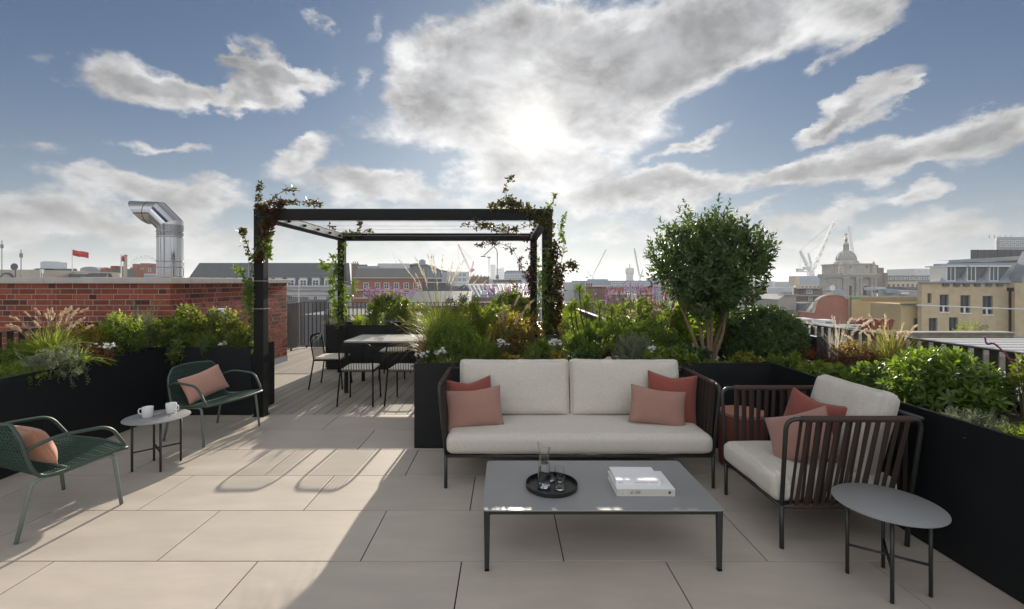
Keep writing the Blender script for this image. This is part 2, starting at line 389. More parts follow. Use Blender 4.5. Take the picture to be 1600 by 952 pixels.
# ---------------- railings ----------------
def railing(name, label, p0, p1, top=1.165, bot=.10, pitch=.108, w=.06, th=.01, railw=.055, posts=True):
    a, b = Vector((*p0, 0)), Vector((*p1, 0)); L = (b-a).length; ang = math.atan2(b.y-a.y, b.x-a.x)
    t = thing(name, label, 'railing', a, ang)
    MB().box(0, L, -railw/2, railw/2, top-.012, top).build('top_rail', m_rail, t)
    MB().box(0, L, -.02, .02, bot, bot+.012).build('bottom_rail', m_rail, t)
    sm = MB().box(-w/2, w/2, -th/2, th/2, bot+.012, top-.012).mesh('slat', m_rail)
    n = int(L/pitch)
    for i in range(n+1): link('slat', sm, t, loc=(i*pitch + .03, 0, 0))
    if posts:
        pm = MB().box(-.02, .02, -.02, .02, .0, bot).mesh('post', m_rail)
        for i in range(int(L/1.2)+1): link('post', pm, t, loc=(.1+i*1.15, 0, 0))
    return t
railing('railing', 'dark flat slat railing along the right edge behind the bright green shrub', (3.50, 1.2), (3.50, 5.86))
railing('railing', 'dark flat slat railing half hidden by plants in front of the red brick wall', (-4.93, 1.6), (-4.93, 6.2))
railing('railing', 'dark slat railing seen nearly edge on beside the end of the brick wall', (-5.17, 9.75), (-5.17, 11.55), top=1.15, bot=.05, pitch=.1, w=.06)
railing('railing', 'thin bar railing across the far end of the deck', (-5.15, 11.6), (2.55, 11.6), top=1.15, bot=.06, pitch=.103, w=.024, th=.012, railw=.04)
railing('railing', 'short dark railing panel at the left end of the far planter', (-3.42, 8.66), (-3.42, 9.8), top=1.12, bot=.05, pitch=.1, w=.05)
railing('railing', 'slatted railing along the right side of the dining deck behind the pine', (1.30, 5.9), (1.30, 11.5), top=1.165)
railing('railing', 'dark slat railing at the back of the planter under the tree', (1.35, 5.87), (3.45, 5.87), top=1.165)
# white upright panel beside the brick wall end
p = MB().box(-4.98, -4.93, 9.66, 9.78, .02, .98).box(-5.0, -4.91, 9.64, 9.80, .98, 1.0).build('end_panel', mat('white_paint', (.75, .75, .73), .5)); tag(p, 'white upright panel at the far end of the brick wall', 'panel')

# ---------------- brick wall with coping ----------------
bw = thing('brick_wall', 'red brick parapet wall with pale stone coping behind the left planter', 'wall')
XC, YF, YE, ZT = -4.61, 6.28, 9.62, 1.632
MB().box(-13.2, XC-.002, YF+.002, YE-.002, -.03, ZT).build('mortar', m_mortar, bw)
BL, BHt, CO = .215, .065, .075
bm_s = MB().box(0, BL, -.1, .0, 0, BHt).mesh('brick', m_brick); bev(bm_s, .003)
bm_h = MB().box(0, .1025, -.1, .0, 0, BHt).mesh('brick_half', m_brick); bev(bm_h, .003)
bm_sd = bm_s.copy(); bm_sd.materials[0] = m_brickd; bm_hd = bm_h.copy(); bm_hd.materials[0] = m_brickd
rest = MB(); cand = []
for r in range(22):
    z = ZT - .07 - r*CO
    if z < -.02: break
    # front face, flemish-ish bond: long and short bricks mixed as in the photo
    x = XC - .0; k = 0; flip = (r % 2)
    if flip: x -= .1025/2 + .006
    while x > -12.9:
        ln = .1025 if ((k + r*3) % 3 == 2 or random.random() < .12) else BL
        x0 = x - ln
        cand.append((0, x0, z, ln, r)); x = x0 - .010; k += 1
    y = YF + (.0 if flip else .055); k = 0
    while y < YE - .02:
        ln = .1025 if ((k+r) % 2) else BL
        ln = min(ln, YE - y)
        if ln > .05: cand.append((1, y, z, ln, r))
        y += ln + .010; k += 1
def vis(c):
    s, p, z, ln, r = c
    if s == 0: return 5 + z if (p > -7.2 and z > 1.0) else -1
    return 4 + z if (z > .9 or p > 8.6) else 0
cand.sort(key=vis, reverse=True)
for i, (s, p, z, ln, r) in enumerate(cand):
    dp = random.uniform(.0, .004)
    if i < 298 and vis((s, p, z, ln, r)) > 0:
        dk = random.random() < .17; half = ln < .2
        if half and abs(ln-.1025) > .002: half = None
        me = {True: bm_hd if dk else bm_h, False: bm_sd if dk else bm_s, None: bm_h}[half]
        o = link('brick', me, bw)
        if s == 0: o.location = (p, YF + .1 - .1 - dp + .006, z); o.location.y = YF + .1 - dp - .1 + 0; o.location = (p, YF - dp, z); o.rotation_euler = (0, 0, 0); o.scale = (1, -1, 1)
        else: o.location = (XC + dp, p, z); o.rotation_euler = (0, 0, rad(90)); o.scale = (1, -1, 1)
        if s == 1: o.scale = (ln/(BL if half is False else .1025), -1, 1)
    elif s == 0: rest.box(p, p+ln, YF-dp, YF+.02, z, z+BHt)
    else: rest.box(XC-.02, XC+dp, p, p+ln, z, z+BHt)
rest.build('brick_courses', m_bricki, bw, kind='stuff')
# coping: front run in lengths, return run
x = XC + .055
for i, ln in enumerate((1.75, 1.9, 1.9, 1.9, 1.2)):
    MB().box(x-ln+.004, x, YF-.05, YF+.32, 1.636+.001*i, 1.712-.001*(i % 2)).build('coping', m_stone, bw, bevel=.005); x -= ln
y = YF + .324
for i, ln in enumerate((1.05, 1.0, 1.06)):
    MB().box(XC-.32, XC+.055-.001*i, y, y+ln-.004, 1.637, 1.713-.001*i).build('coping', m_stone, bw, bevel=.005); y += ln
MB().box(XC-.004, XC+.012, 8.9, YE, -.0, .12).build('skirting', m_lead, bw)
nr = MB().box(-13.0, XC-.33, YF+.33, YE-.01, -21.9, 1.40).box(-13.0, -6.8, YE-.009, 14, -21.9, 1.395); nr.build('neighbour_roof', mat('roof_felt', (.2, .2, .2), .8, var=.15), kind='structure')
# small white cabinet in front of the brick wall behind the shrub
cb = at(343, 492, 6.1); p = MB().box(cb.x-.10, cb.x+.09, 6.05, 6.22, .78, cb.z+.08).build('meter_box', mat('cabinet_white', (.7, .72, .72), .4), bevel=.008); tag(p, 'small white cabinet against the brick wall behind the light green shrub', 'cabinet')

# ---------------- pergola ----------------
pg = thing('pergola', 'black square steel pergola with climbing plants over the dining table', 'pergola')
PX0, PX1, PY0, PY1, PT, PB = -3.09, .564, 5.595, 8.50, 2.545, 2.412
pm = MB().box(0, .12, 0, .12, 0, PB).mesh('post', m_black); bev(pm, .003)
for x, y in ((PX0, PY0), (PX1-.12, PY0), (PX0, PY1-.12), (PX1-.12, PY1-.12)):
    q = link('post', pm, pg, loc=(x, y, 0.002))
    MB().box(-.012, .132, -.012, .132, 0, .008).build('base_plate', m_black, q)
    for z in (1.32, 1.66, 2.05):    # cable ties round the post
        MB().tube([(-.02, -.02, z), (.14, -.02, z), (.14, .14, z), (-.02, .14, z)], .0022, 5, closed=True).build('cable_band', mat('bright_wire', (.62, .62, .6), .35, metal=.6), q)
MB().box(PX0, PX1, PY0, PY0+.12, PB+.002, PT).build('beam', m_black, pg, bevel=.003)
MB().box(PX0, PX1, PY1-.12, PY1, PB+.002, PT).build('beam', m_black, pg, bevel=.003)
for x in (PX0, PX1-.12): MB().box(x, x+.12, PY0+.123, PY1-.123, PB+.003, PT-.001).build('beam', m_black, pg, bevel=.003)
m_alu = mat('aluminium', (.62, .63, .62), .35, metal=.35, var=.06)
for x, s in ((PX0+.12, 1), (PX1-.12, -1)):
    MB().box(min(x, x+.004*s), max(x, x+.004*s), PY0+.2, PY1-.2, PB+.03, PT-.02).build('cable_plate', m_alu, pg)
m_wire = mat('steel_wire', (.45, .45, .45), .35, metal=.8)
for y in (6.22, 6.70, 7.18, 7.66, 8.10):
    w = MB().tube([(PX0+.124, y, 2.475), (-1.3, y, 2.470), (PX1-.124, y, 2.475)], .0022, 5).build('wire', m_wire, pg)
    for x in (PX0+.14, PX1-.14): MB().box(x-.022, x+.022, y-.016, y+.016, 2.458, 2.492).build('hook', m_black, w)
# ---------------- steel flue ----------------
fy = 10.2; fx = (266-VX)*fy/F; fr = .250; zt = H + (442-352)*fy/F
m_ss = mat('stainless', (.44, .44, .45), .06, metal=1.0, var=.04, vscale=1.2)
fe = thing('flue', 'large polished steel flue with an elbow mouth above the brick wall', 'chimney flue', (fx, fy, 0))
b = MB()
def ring(c, ax, r, n=40):
    ax = Vector(ax).normalized(); u = ax.orthogonal().normalized() if abs(ax.y) < .5 else Vector((1, 0, 0))
    u = Vector((0, 1, 0)); w = ax.cross(u); return [Vector(c) + r*(u*math.cos(2*pi*k/n) + w*math.sin(2*pi*k/n)) for k in range(n)]
MB().tube([(0, 0, 1.4), (0, 0, zt)], fr, 40, cap=False).build('pipe', m_ss, fe, smooth=True)
for z in (H+(442-433)*fy/F, H+(442-418)*fy/F, H+(442-409)*fy/F, H+(442-371)*fy/F, H+(442-363)*fy/F):
    MB().tube([(0, 0, z-.012), (0, 0, z-.004), (0, 0, z+.004), (0, 0, z+.012)], [fr, fr+.012, fr+.012, fr], 40, cap=False).build('band', m_ss, fe, smooth=True)
# two mitred elbow pieces and a bevel-cut mouth
def loft(rings, name):
    n = len(rings[0]); vs = [v for r in rings for v in r]; fs = [(i*n+k, i*n+(k+1) % n, (i+1)*n+(k+1) % n, (i+1)*n+k) for i in range(len(rings)-1) for k in range(n)]
    return MB().add(vs, fs).build(name, m_ss, fe, smooth=50)
def cut(c, axis, nrm, r=fr, n=40):   # circle swept along axis cut by a plane through c
    axis = Vector(axis).normalized(); nrm = Vector(nrm).normalized(); u = Vector((0, 1, 0)); w = axis.cross(u); out = []
    for k in range(n):
        q = r*(u*math.cos(2*pi*k/n) + w*math.sin(2*pi*k/n)); tt = -q.dot(nrm)/axis.dot(nrm); out.append(Vector(c) + q + axis*tt)
    return out
A1 = Vector((0, 0, 1)); A2 = Vector((-.80, 0, .60)).normalized(); A2 = Vector((-1, 0, 1)).normalized(); A3 = Vector((-1, 0, .03)).normalized()
c1 = Vector((0, 0, zt)); c2 = c1 + A2*.38; c3 = c2 + A3*.17; c4 = c2 + A3*.40
loft([[v for v in cut(c1-A1*.001, A1, A1+A2)], cut(c2, A2, A2+A3)], 'elbow')
loft([cut(c1 - A1*.25, A1, A1), cut(c1, A1, A1+A2)], 'collar')
loft([cut(c2, A3, A2+A3), cut(c3, A3, A3)], 'elbow')
loft([cut(c3, A3, A3, fr+.01), cut(c3+A3*.02, A3, A3, fr+.01)], 'band')
loft([cut(c3, A3, A3), cut(c4, A3, A3 + Vector((0, 0, -.75)))], 'mouth')
# ---------------- furniture ----------------
m_frame = mat('bronze_grey_metal', (.040, .041, .040), .38, metal=.35, var=.06, vscale=8)
m_rope = mat('brown_rope', (.048, .028, .022), .85, var=.2, vscale=30, wavebump=('Z', 130, .6), objvar=.25)
m_ropew = mat('brown_rope_wrap', (.056, .034, .027), .85, var=.2, vscale=40)
m_cush = weave(mat('cream_cloth', (.585, .545, .48), .9, var=.09, vscale=55, spec=.15, sheen=.15), 110, .35)
m_rust = weave(mat('rust_cloth', (.245, .066, .048), .85, var=.10, vscale=9, spec=.2, sheen=.2), 120, .3)
m_pink = weave(mat('dusty_pink_cloth', (.36, .20, .16), .85, var=.08, vscale=9, spec=.2, sheen=.2), 110, .4)
m_blush = weave(mat('blush_cloth', (.50, .27, .21), .7, var=.08, vscale=9, spec=.25, sheen=.3), 130, .25)
m_peach = weave(mat('peach_cloth', (.47, .225, .14), .7, var=.08, vscale=9, spec=.25, sheen=.3), 130, .25)
def wob(x, y, z, s):
    return math.sin(x*7.1*s+1.3)*math.sin(y*5.3*s+z*3.1*s) + .5*math.sin(x*15.7*s+y*11.3*s+2.1) + .3*math.sin(y*23*s+z*19*s)
def boxcush(w, d, h, r=.05, crown=.012, n=(28, 18, 8), seed=0., bulge=.006, taper=0.):
    bm = bmesh.new(); vmap = {}
    def pt(i, j, k):
        key = (i, j, k)
        if key in vmap: return vmap[key]
        u, v, t = 2*i/n[0]-1, 2*j/n[1]-1, 2*k/n[2]-1
        # crowd the grid lines towards the edges
        q = lambda a: math.copysign(1-(1-abs(a))**1.6, a)
        p = Vector((q(u)*w/2, q(v)*d/2, q(t)*h/2)); rr = min(r, h*.48)
        c = Vector((max(-w/2+rr, min(w/2-rr, p.x)), max(-d/2+rr, min(d/2-rr, p.y)), max(-h/2+rr, min(h/2-rr, p.z))))
        e = p - c
        if e.length > 1e-7: p = c + e.normalized()*rr
        p.z += math.copysign(crown*(1-u*u)*(1-v*v), t)*(abs(t) > .3)
        if abs(u) > .9 or abs(v) > .9: p.x += math.copysign(bulge*(1-t*t), u)*(abs(u) > .9); p.y += math.copysign(bulge*(1-t*t), v)*(abs(v) > .9)
        if taper:
            p.z *= 1 - taper*max(abs(u)**3, abs(v)**3)
            p.x *= 1 - .022*(1-v*v)*abs(u)**3; p.y *= 1 - .035*(1-u*u)*abs(v)**3
        a = (.0016+taper*.0035)*wob(p.x+seed, p.y, p.z, 2.0); p += Vector((a*.4, a*.6, a))
        vmap[key] = bm.verts.new(p); return vmap[key]
    for ax in range(3):
        a, b = [x for x in range(3) if x != ax]
        for side in (0, n[ax]):
            for i in range(n[a]):
                for j in range(n[b]):
                    idx = []
                    for di, dj in ((0, 0), (1, 0), (1, 1), (0, 1)):
                        q = [0, 0, 0]; q[ax] = side; q[a] = i+di; q[b] = j+dj; idx.append(pt(*q))
                    try: bm.faces.new(idx)
                    except ValueError: pass
    bmesh.ops.recalc_face_normals(bm, faces=bm.faces)
    me = bpy.data.meshes.new('cushion'); bm.to_mesh(me); bm.free(); me.shade_smooth(); return me
def pillow(w, h, t, seed=0, slump=.0, n=30):
    vs, idx, fs = [], {}, []
    rnd = random.Random(seed); ph = [rnd.uniform(0, 6.28) for _ in range(8)]
    for s in (1, -1):
        for j in range(n+1):
            for i in range(n+1):
                u, v = 2*i/n-1, 2*j/n-1; edge = i in (0, n) or j in (0, n)
                if edge and s == -1: idx[(s, i, j)] = idx[(1, i, j)]; continue
                x = u*w/2*(1-.055*(1-v*v)*abs(u)**3); z = v*h/2*(1-.075*(1-u*u)*abs(v)**3)
                f = max(0, (1-abs(u)**2.6))**.55*max(0, (1-abs(v)**2.6))**.55
                ang = math.atan2(v, u); rr = math.hypot(u, v)
                wr = sum(math.sin(ang*k + ph[k % 8] + rr*2.1)*(.9/k) for k in (3, 5, 8, 13))
                wr = wr*(.2 + rr*rr)*.0065*max(0, 1-max(abs(u), abs(v))**10)
                y = s*(t/2*f) + wr*(.6 if s == 1 else .4)
                z -= slump*h*(1-abs(u))*max(0, v)*.12
                idx[(s, i, j)] = len(vs); vs.append((x, -y, z))
    for s in (1, -1):
        for j in range(n):
            for i in range(n):
                q = (idx[(s, i, j)], idx[(s, i+1, j)], idx[(s, i+1, j+1)], idx[(s, i, j+1)])
                fs.append(q if s == 1 else q[::-1])
    me = bpy.data.meshes.new('pillow'); me.from_pydata(vs, [], fs); me.update(); me.shade_smooth(); return me
def put_pillow(name, label, c, w, h, t, m, yaw=0, lean=0, roll=0, seed=0, slump=0):
    me = pillow(w, h, t, seed, slump); me.materials.append(m)
    o = link(name, me); o.matrix_world = Matrix.Translation(c) @ rotz(rad(yaw)) @ Matrix.Rotation(rad(-lean), 4, 'X') @ Matrix.Rotation(rad(roll), 4, 'Y')
    sm = MB(); rim = []
    n = 30
    edge = [(i, 0) for i in range(n)] + [(n, j) for j in range(n)] + [(n-i, n) for i in range(n)] + [(0, n-j) for j in range(n)]
    for i, j in edge[::2]:
        rim.append(me.vertices[j*(n+1)+i].co.copy())
    sm.tube(rim, .0028, 5, closed=True).build('piping', m, o, smooth=True)
    return tag(o, label, 'cushion')
ARM = .815
def seating(name, label, cat, Wd, D, loc, rz, nback, bk):
    # local: x across, front at y=0, back at y=D
    t = thing(name, label, cat, loc, rz); hw = Wd/2; lean = .055
    for s in (-1, 1):
        x0, x1 = s*hw, s*(hw+lean)
        MB().tube([(x0, 0, .004), (x0, 0, .27)], .0135, 10).build('leg', m_frame, t, smooth=True)
        MB().tube([(s*(hw-.02), D, .004), (s*(hw-.01), D+.01, .27)], .0135, 10).build('leg', m_frame, t, smooth=True)
        pts = fillet([(x0, 0, .27), (x1, -.005, ARM), (x1, D+.03, ARM), (s*(hw-.01), D+.01, .27)], .07, 6)
        MB().tube(pts, .0135, 10).build('arm_frame', m_frame, t, smooth=True)
        # rope wrapped round the top rail
        n = 150; P = [(x1, .085 + (D-.12)*k/n, ARM) for k in range(n+1)]
        MB().tube(P, [.0205 if k % 2 else .0175 for k in range(n+1)], 10).build('rope_wrap', m_ropew, t, smooth=True)
        # straps, alternately from the outside and the inside of the rail, fanned a little
        k = 0; y = .095
        while y < D - .03:
            wd = (.019, .027, .022, .025)[k % 4]; o = .016 if k % 2 else -.012
            yb = .02 + (y-.05)*.93 + random.uniform(-.012, .012)
            b = MB(); tw = random.uniform(-.004, .004)
            for (ya, yc, sh) in ((y, yb, 0),):
                q = []
                for i in range(7):
                    f = i/6; zz = ARM + .002 - f*(ARM-.262); xx = x1 + (x0-x1)*f + s*o*(1-f*.3); yy = ya + (yc-ya)*f; ww = wd*(1 - .12*math.sin(f*pi))
                    q += [(xx-.002, yy-ww/2, zz), (xx-.002, yy+ww/2, zz), (xx+.002, yy+ww/2+tw, zz), (xx+.002, yy-ww/2+tw, zz)]
                f_ = [(i*4+a, i*4+(a+1) % 4, i*4+4+(a+1) % 4, i*4+4+a) for i in range(6) for a in range(4)] + [(3, 2, 1, 0), (24, 25, 26, 27)]
                b.add(q, f_)
            b.build('strap', m_rope, t); y += (.026, .034, .024, .036)[k % 4]; k += 1
        MB().tube([(x0, .0, .262), (s*(hw-.01), D+.01, .262)], .012, 8).build('side_rail', m_frame, t, smooth=True)
        n = 110; MB().tube([(x0 - s*.008*k/n, .05+(D-.08)*k/n, .262) for k in range(n+1)], [.020 if k % 2 else .017 for k in range(n+1)], 8).build('rope_wrap', m_ropew, t, smooth=True)
    # back
    MB().tube([(-hw-lean, D+.03, ARM), (hw+lean, D+.03, ARM)], .0135, 10).build('back_rail', m_frame, t, smooth=True)
    MB().tube([(-hw+.01, D+.01, .262), (hw-.01, D+.01, .262)], .012, 8).build('back_rail', m_frame, t, smooth=True)
    MB().tube([(-hw, 0, .257), (hw, 0, .257)], .0135, 8).build('front_rail', m_frame, t, smooth=True)
    nb = int(Wd/.062)
    for k in range(nb):
        x = -hw + .05 + (Wd-.1)*k/(nb-1); o = .014 if k % 2 else -.010
        MB().add([(x-.014, D+.03+o, ARM), (x+.014, D+.03+o, ARM), (x+.014, D+.01, .262), (x-.014, D+.01, .262), (x-.014, D+.034+o, ARM), (x+.014, D+.034+o, ARM), (x+.014, D+.014, .262), (x-.014, D+.014, .262)],
            [(0, 1, 2, 3), (7, 6, 5, 4), (0, 4, 5, 1), (3, 2, 6, 7), (0, 3, 7, 4), (1, 5, 6, 2)]).build('strap', m_rope, t)
    MB().box(-hw+.02, hw-.02, .02, D-.02, .258, .268).build('seat_board', m_frame, t)
    me = boxcush(Wd-.015, D-.02, .158, .052, .012, (34, 18, 8)); me.materials.append(m_cush)
    sc_ = link('seat_cushion', me, t, loc=(0, (D-.02)/2-.035, .352))
    bwid = (Wd-.10)/nback
    for k in range(nback):
        me = boxcush(bwid+.004, bk[0]+.02, .20, .05, .022, (30, 24, 8), seed=k*3.1+Wd, taper=.5); me.materials.append(m_cush)
        # puffed corners, slumped upper edge
        o = link('back_cushion', me, t, loc=((k-(nback-1)/2)*bwid + bk[2], D-.135, .665))
        o.rotation_euler = (rad(90-bk[1]), 0, rad((-1)**k*.8))
    return t
seating('sofa', 'two seat cream sofa with dark rope sides in front of the planter', 'sofa', 2.135, .74, (.585, 3.653, 0), 0, 2, (.50, 11, 0))
seating('armchair', 'cream lounge armchair with brown rope strap sides by the right planter', 'armchair', .715, .79, (1.70, 3.182, 0), rad(-90), 1, (.56, 17, 0))
put_pillow('cushion', 'square rust red cushion tucked in the left corner of the sofa', (-.315, 4.02, .605), .40, .40, .13, m_rust, yaw=14, lean=14, roll=-3, seed=3, slump=.9)
put_pillow('cushion', 'dusty pink oblong cushion leaning at the left end of the sofa', (-.27, 3.90, .575), .47, .33, .14, m_pink, yaw=4, lean=18, roll=-5, seed=5, slump=.3)
put_pillow('cushion', 'square rust red cushion at the right arm of the sofa', (1.455, 4.03, .63), .42, .43, .13, m_rust, yaw=-12, lean=14, roll=4, seed=8, slump=.7)
put_pillow('cushion', 'dusty pink oblong cushion leaning at the right end of the sofa', (1.30, 3.93, .575), .47, .32, .14, m_pink, yaw=-3, lean=20, roll=8, seed=9, slump=.3)
put_pillow('cushion', 'dusty pink cushion standing on the armchair seat beside the near arm', (1.99, 3.10, .60), .42, .33, .13, m_pink, yaw=-62, lean=20, roll=-26, seed=12, slump=.2)
put_pillow('cushion', 'rust red cushion against the back of the armchair', (2.16, 3.25, .635), .44, .42, .13, m_rust, yaw=-72, lean=18, roll=6, seed=15, slump=.6)

# pouf in the corner behind the armchair
po = thing('pouf', 'round terracotta pouf with paler lid seen through the armchair straps', 'pouf', (2.13, 4.13, 0))
MB().lathe([(.17, .004), (.195, .02), (.20, .2), (.198, .44), (.19, .455)], 40).build('body', mat('terracotta_felt', (.20, .055, .035), .8, var=.1), po, smooth=40)
MB().lathe([(.192, .456), (.196, .466), (.19, .485), (.15, .49)], 40).build('lid', mat('pale_terracotta', (.42, .19, .13), .7), po, smooth=40)

# coffee table
m_ttop = mat('grey_table_top', (.255, .26, .26), .38, var=.03, vscale=5, spec=.5)
ct = thing('coffee_table', 'low grey metal coffee table with carafe tray and books on it', 'coffee table', (.552, 2.946, 0))
tx, ty = .69, .362
MB().slab(rrect(-tx, tx, -ty, ty, .03), .347, .355).build('top', m_ttop, ct, bevel=.002)
MB().box(-tx+.06, tx-.06, -ty+.012, -ty+.02, .325, .346).box(-tx+.06, tx-.06, ty-.02, ty-.012, .325, .346).box(-tx+.012, -tx+.02, -ty+.06, ty-.06, .325, .346).box(tx-.02, tx-.012, -ty+.06, ty-.06, .325, .346).build('apron', m_frame, ct)
for sx in (-1, 1):
    for sy in (-1, 1):
        x, y = sx*(tx-.028), sy*(ty-.024)
        lg = MB().add([(x+a*w, y+b_*w*.75, z) for z, w in ((.012, .0135), (.346, .018)) for a, b_ in ((-1, -1), (1, -1), (1, 1), (-1, 1))], [(3, 2, 1, 0), (4, 5, 6, 7)] + [(i, (i+1) % 4, (i+1) % 4+4, i+4) for i in range(4)]).build('leg', m_frame, ct, bevel=.004)
        MB().box(x-.0125, x+.0125, y-.011, y+.011, .002, .0118).build('foot', m_black, lg)
        MB().prism([(x-sx*.018, .346), (x-sx*.075, .346), (x-sx*.06, .333), (x-sx*.018, .318)], y-.005, y+.005).build('bracket', m_frame, ct)
# tray, carafe, glasses
m_glass = glassmat('clear_glass'); m_water = glassmat('water', (.95, .98, 1), 0, 1.33)
tr = MB().lathe([(.0, .3555), (.158, .3555), (.163, .358), (.163, .382), (.160, .382), (.1595, .361), (.0, .3605)], 56, .286, 2.885).build('tray', mat('black_tray', (.012, .012, .012), .3, spec=.5), smooth=40); tag(tr, 'round black rimmed tray on the coffee table', 'tray')
cx, cy, cz = .237, 2.872, .3612
ca = thing('carafe', 'clear glass water carafe standing on the black tray', 'carafe', (cx, cy, cz))
prof = [(.0, .001), (.036, .001), (.040, .006), (.041, .05), (.037, .13), (.030, .185), (.031, .22), (.038, .262), (.0355, .2625), (.0285, .22), (.0275, .185), (.0345, .13), (.0385, .05), (.037, .012), (.0, .010)]
b = MB().lathe(prof, 36)
b.v = [(x*(1+.10*max(0, (z-.2)/.06)*(1 if x < 0 else .3)), y, z + (.016*(-x/.038) if z > .255 else 0)) for x, y, z in b.v]
b.build('flask', m_glass, ca, smooth=50)
MB().lathe([(.0, .0112), (.036, .0135), (.0372, .05), (.0335, .128), (.0312, .15), (.0, .15)], 32).build('water', m_water, ca, smooth=50)
gp = [(.0, .001), (.024, .001), (.027, .005), (.0315, .045), (.0285, .088), (.0272, .088), (.030, .045), (.0252, .010), (.0, .009)]
g0 = None
for (gx, gy, lab) in ((.332, 2.835, 'clear glass tumbler nearest the front of the tray'), (.345, 2.955, 'clear glass tumbler at the back right of the tray'), (.285, 2.965, 'clear glass tumbler half hidden behind the carafe')):
    if g0 is None: g0 = MB().lathe(gp, 28).mesh('tumbler', m_glass, 50)
    tag(link('tumbler', g0, loc=(gx, gy, .3612)), lab, 'glass', 'tumblers on the black tray')
# books
m_paper = mat('white_pages', (.72, .71, .68), .8, wavebump=('Z', 260, .3)); m_cover = mat('white_cover', (.78, .78, .78), .55, var=.03, vscale=8, col2=(.70, .74, .80), v2=(.55, .7)); m_spine = mat('cream_spine', (.58, .56, .49), .5); m_ink = mat('dark_ink', (.09, .09, .085), .6); m_ink2 = mat('grey_ink', (.32, .32, .32), .6)
def text(body, size, loc, rot, m, parent, name='lettering'):
    c = bpy.data.curves.new(name, 'FONT'); c.body = body; c.size = size; c.extrude = .0002; c.align_x = 'LEFT'; c.align_y = 'CENTER'; c.materials.append(m)
    tmp = bpy.data.objects.new('tmp', c); C.objects.link(tmp); me = bpy.data.meshes.new_from_object(tmp.evaluated_get(bpy.context.evaluated_depsgraph_get())); bpy.data.objects.remove(tmp)
    o = bpy.data.objects.new(name, me); C.objects.link(o); o.location = loc; o.rotation_euler = rot; o.parent = parent; return o
def book(name, label, cx, cy, z, w, d, h, yaw, spm):
    t = thing(name, label, 'book', (cx, cy, z), rad(yaw))
    MB().box(-w/2, w/2, -d/2, d/2, .0, .003).build('cover', m_cover, t, bevel=.0008); MB().box(-w/2, w/2, -d/2, d/2, h-.003, h).build('cover', m_cover, t, bevel=.0008)
    MB().box(-w/2, w/2, -d/2, -d/2+.004, .0032, h-.0032).build('spine', spm, t)
    MB().box(-w/2+.005, w/2-.005, -d/2+.0045, d/2-.006, .0031, h-.0031).build('pages', m_paper, t)
    return t
b1 = book('book', 'larger cream spined book lying at the bottom of the pair', .842, 2.885, .3556, .35, .265, .044, -.5, m_spine)
text('al.100', .026, (-.095, -.1330, .0225), (rad(90), 0, 0), m_ink, b1)
for x in (-.155, -.13, -.12): MB().box(x, x+.007, -.1330, -.1324, .008, .036).build('spine_mark', mat('pale_mark', (.66, .62, .56), .6), b1)
b = MB().lathe([(.0, -.0004), (.009, -.0004), (.009, .0004), (.0, .0004)], 20); b.v = [(x+.142, -.1327+z, y+.0225) for x, y, z in b.v]; b.build('emblem', m_ink, b1)
b2 = book('book', 'smaller white book lying on top of the cream spined one', .812, 2.905, .400, .275, .205, .030, -1, m_cover)
for x0, x1 in ((-.125, -.095), (-.03, .055), (.065, .12)): MB().box(x0, x1, -.1030, -.1024, .0135, .0165).build('print_line', m_ink2, b2)

# round side tables
def side_table(label, loc, rz):
    t = thing('side_table', label, 'side table', loc, rz, 'round grey side tables')
    MB().lathe([(.0, .437), (.246, .437), (.25, .440), (.25, .444), (.247, .446), (.0, .446)], 64).build('top', m_ttop, t, smooth=40)
    a = .175
    for k in range(4):
        x, y = a*math.cos(k*pi/2), a*math.sin(k*pi/2)
        MB().tube([(x, y, .003), (x, y, .437)], .0095, 10).build('leg', m_frame, t, smooth=True)
    MB().tube([(-a, 0, .165), (a, 0, .165)], .007, 8).build('stretcher', m_frame, t, smooth=True); MB().tube([(0, -a, .165), (0, a, .165)], .0068, 8).build('stretcher', m_frame, t, smooth=True)
    return t
st = side_table('round grey side table by the armchair at lower right', (2.07, 2.485, 0), math.atan2(-.22, .33))
dup(st, (-3.12, 4.09, 0), rad(45), 'round grey side table carrying two white mugs')
# mugs
m_mug = mat('white_china', (.78, .78, .76), .22, spec=.5)
def mug(label, loc, rz):
    t = thing('mug', label, 'mug', loc, rz, 'white mugs')
    MB().lathe([(.0, .0005), (.037, .0005), (.040, .004), (.0435, .088), (.0425, .09), (.0405, .088), (.037, .008), (.0, .006)], 36).build('cup', m_mug, t, smooth=50)
    MB().tube(fillet([(.039, 0, .076), (.075, 0, .074), (.075, 0, .03), (.0385, 0, .026)], .022, 5), .0055, 8).build('handle', m_mug, t, smooth=True)
    return t
mg = mug('white mug with its handle to the left on the side table', (-3.19, 4.07, .4462), rad(186)); dup(mg, (-3.075, 4.20, .4462), rad(-8), 'white mug with its handle to the right on the side table')

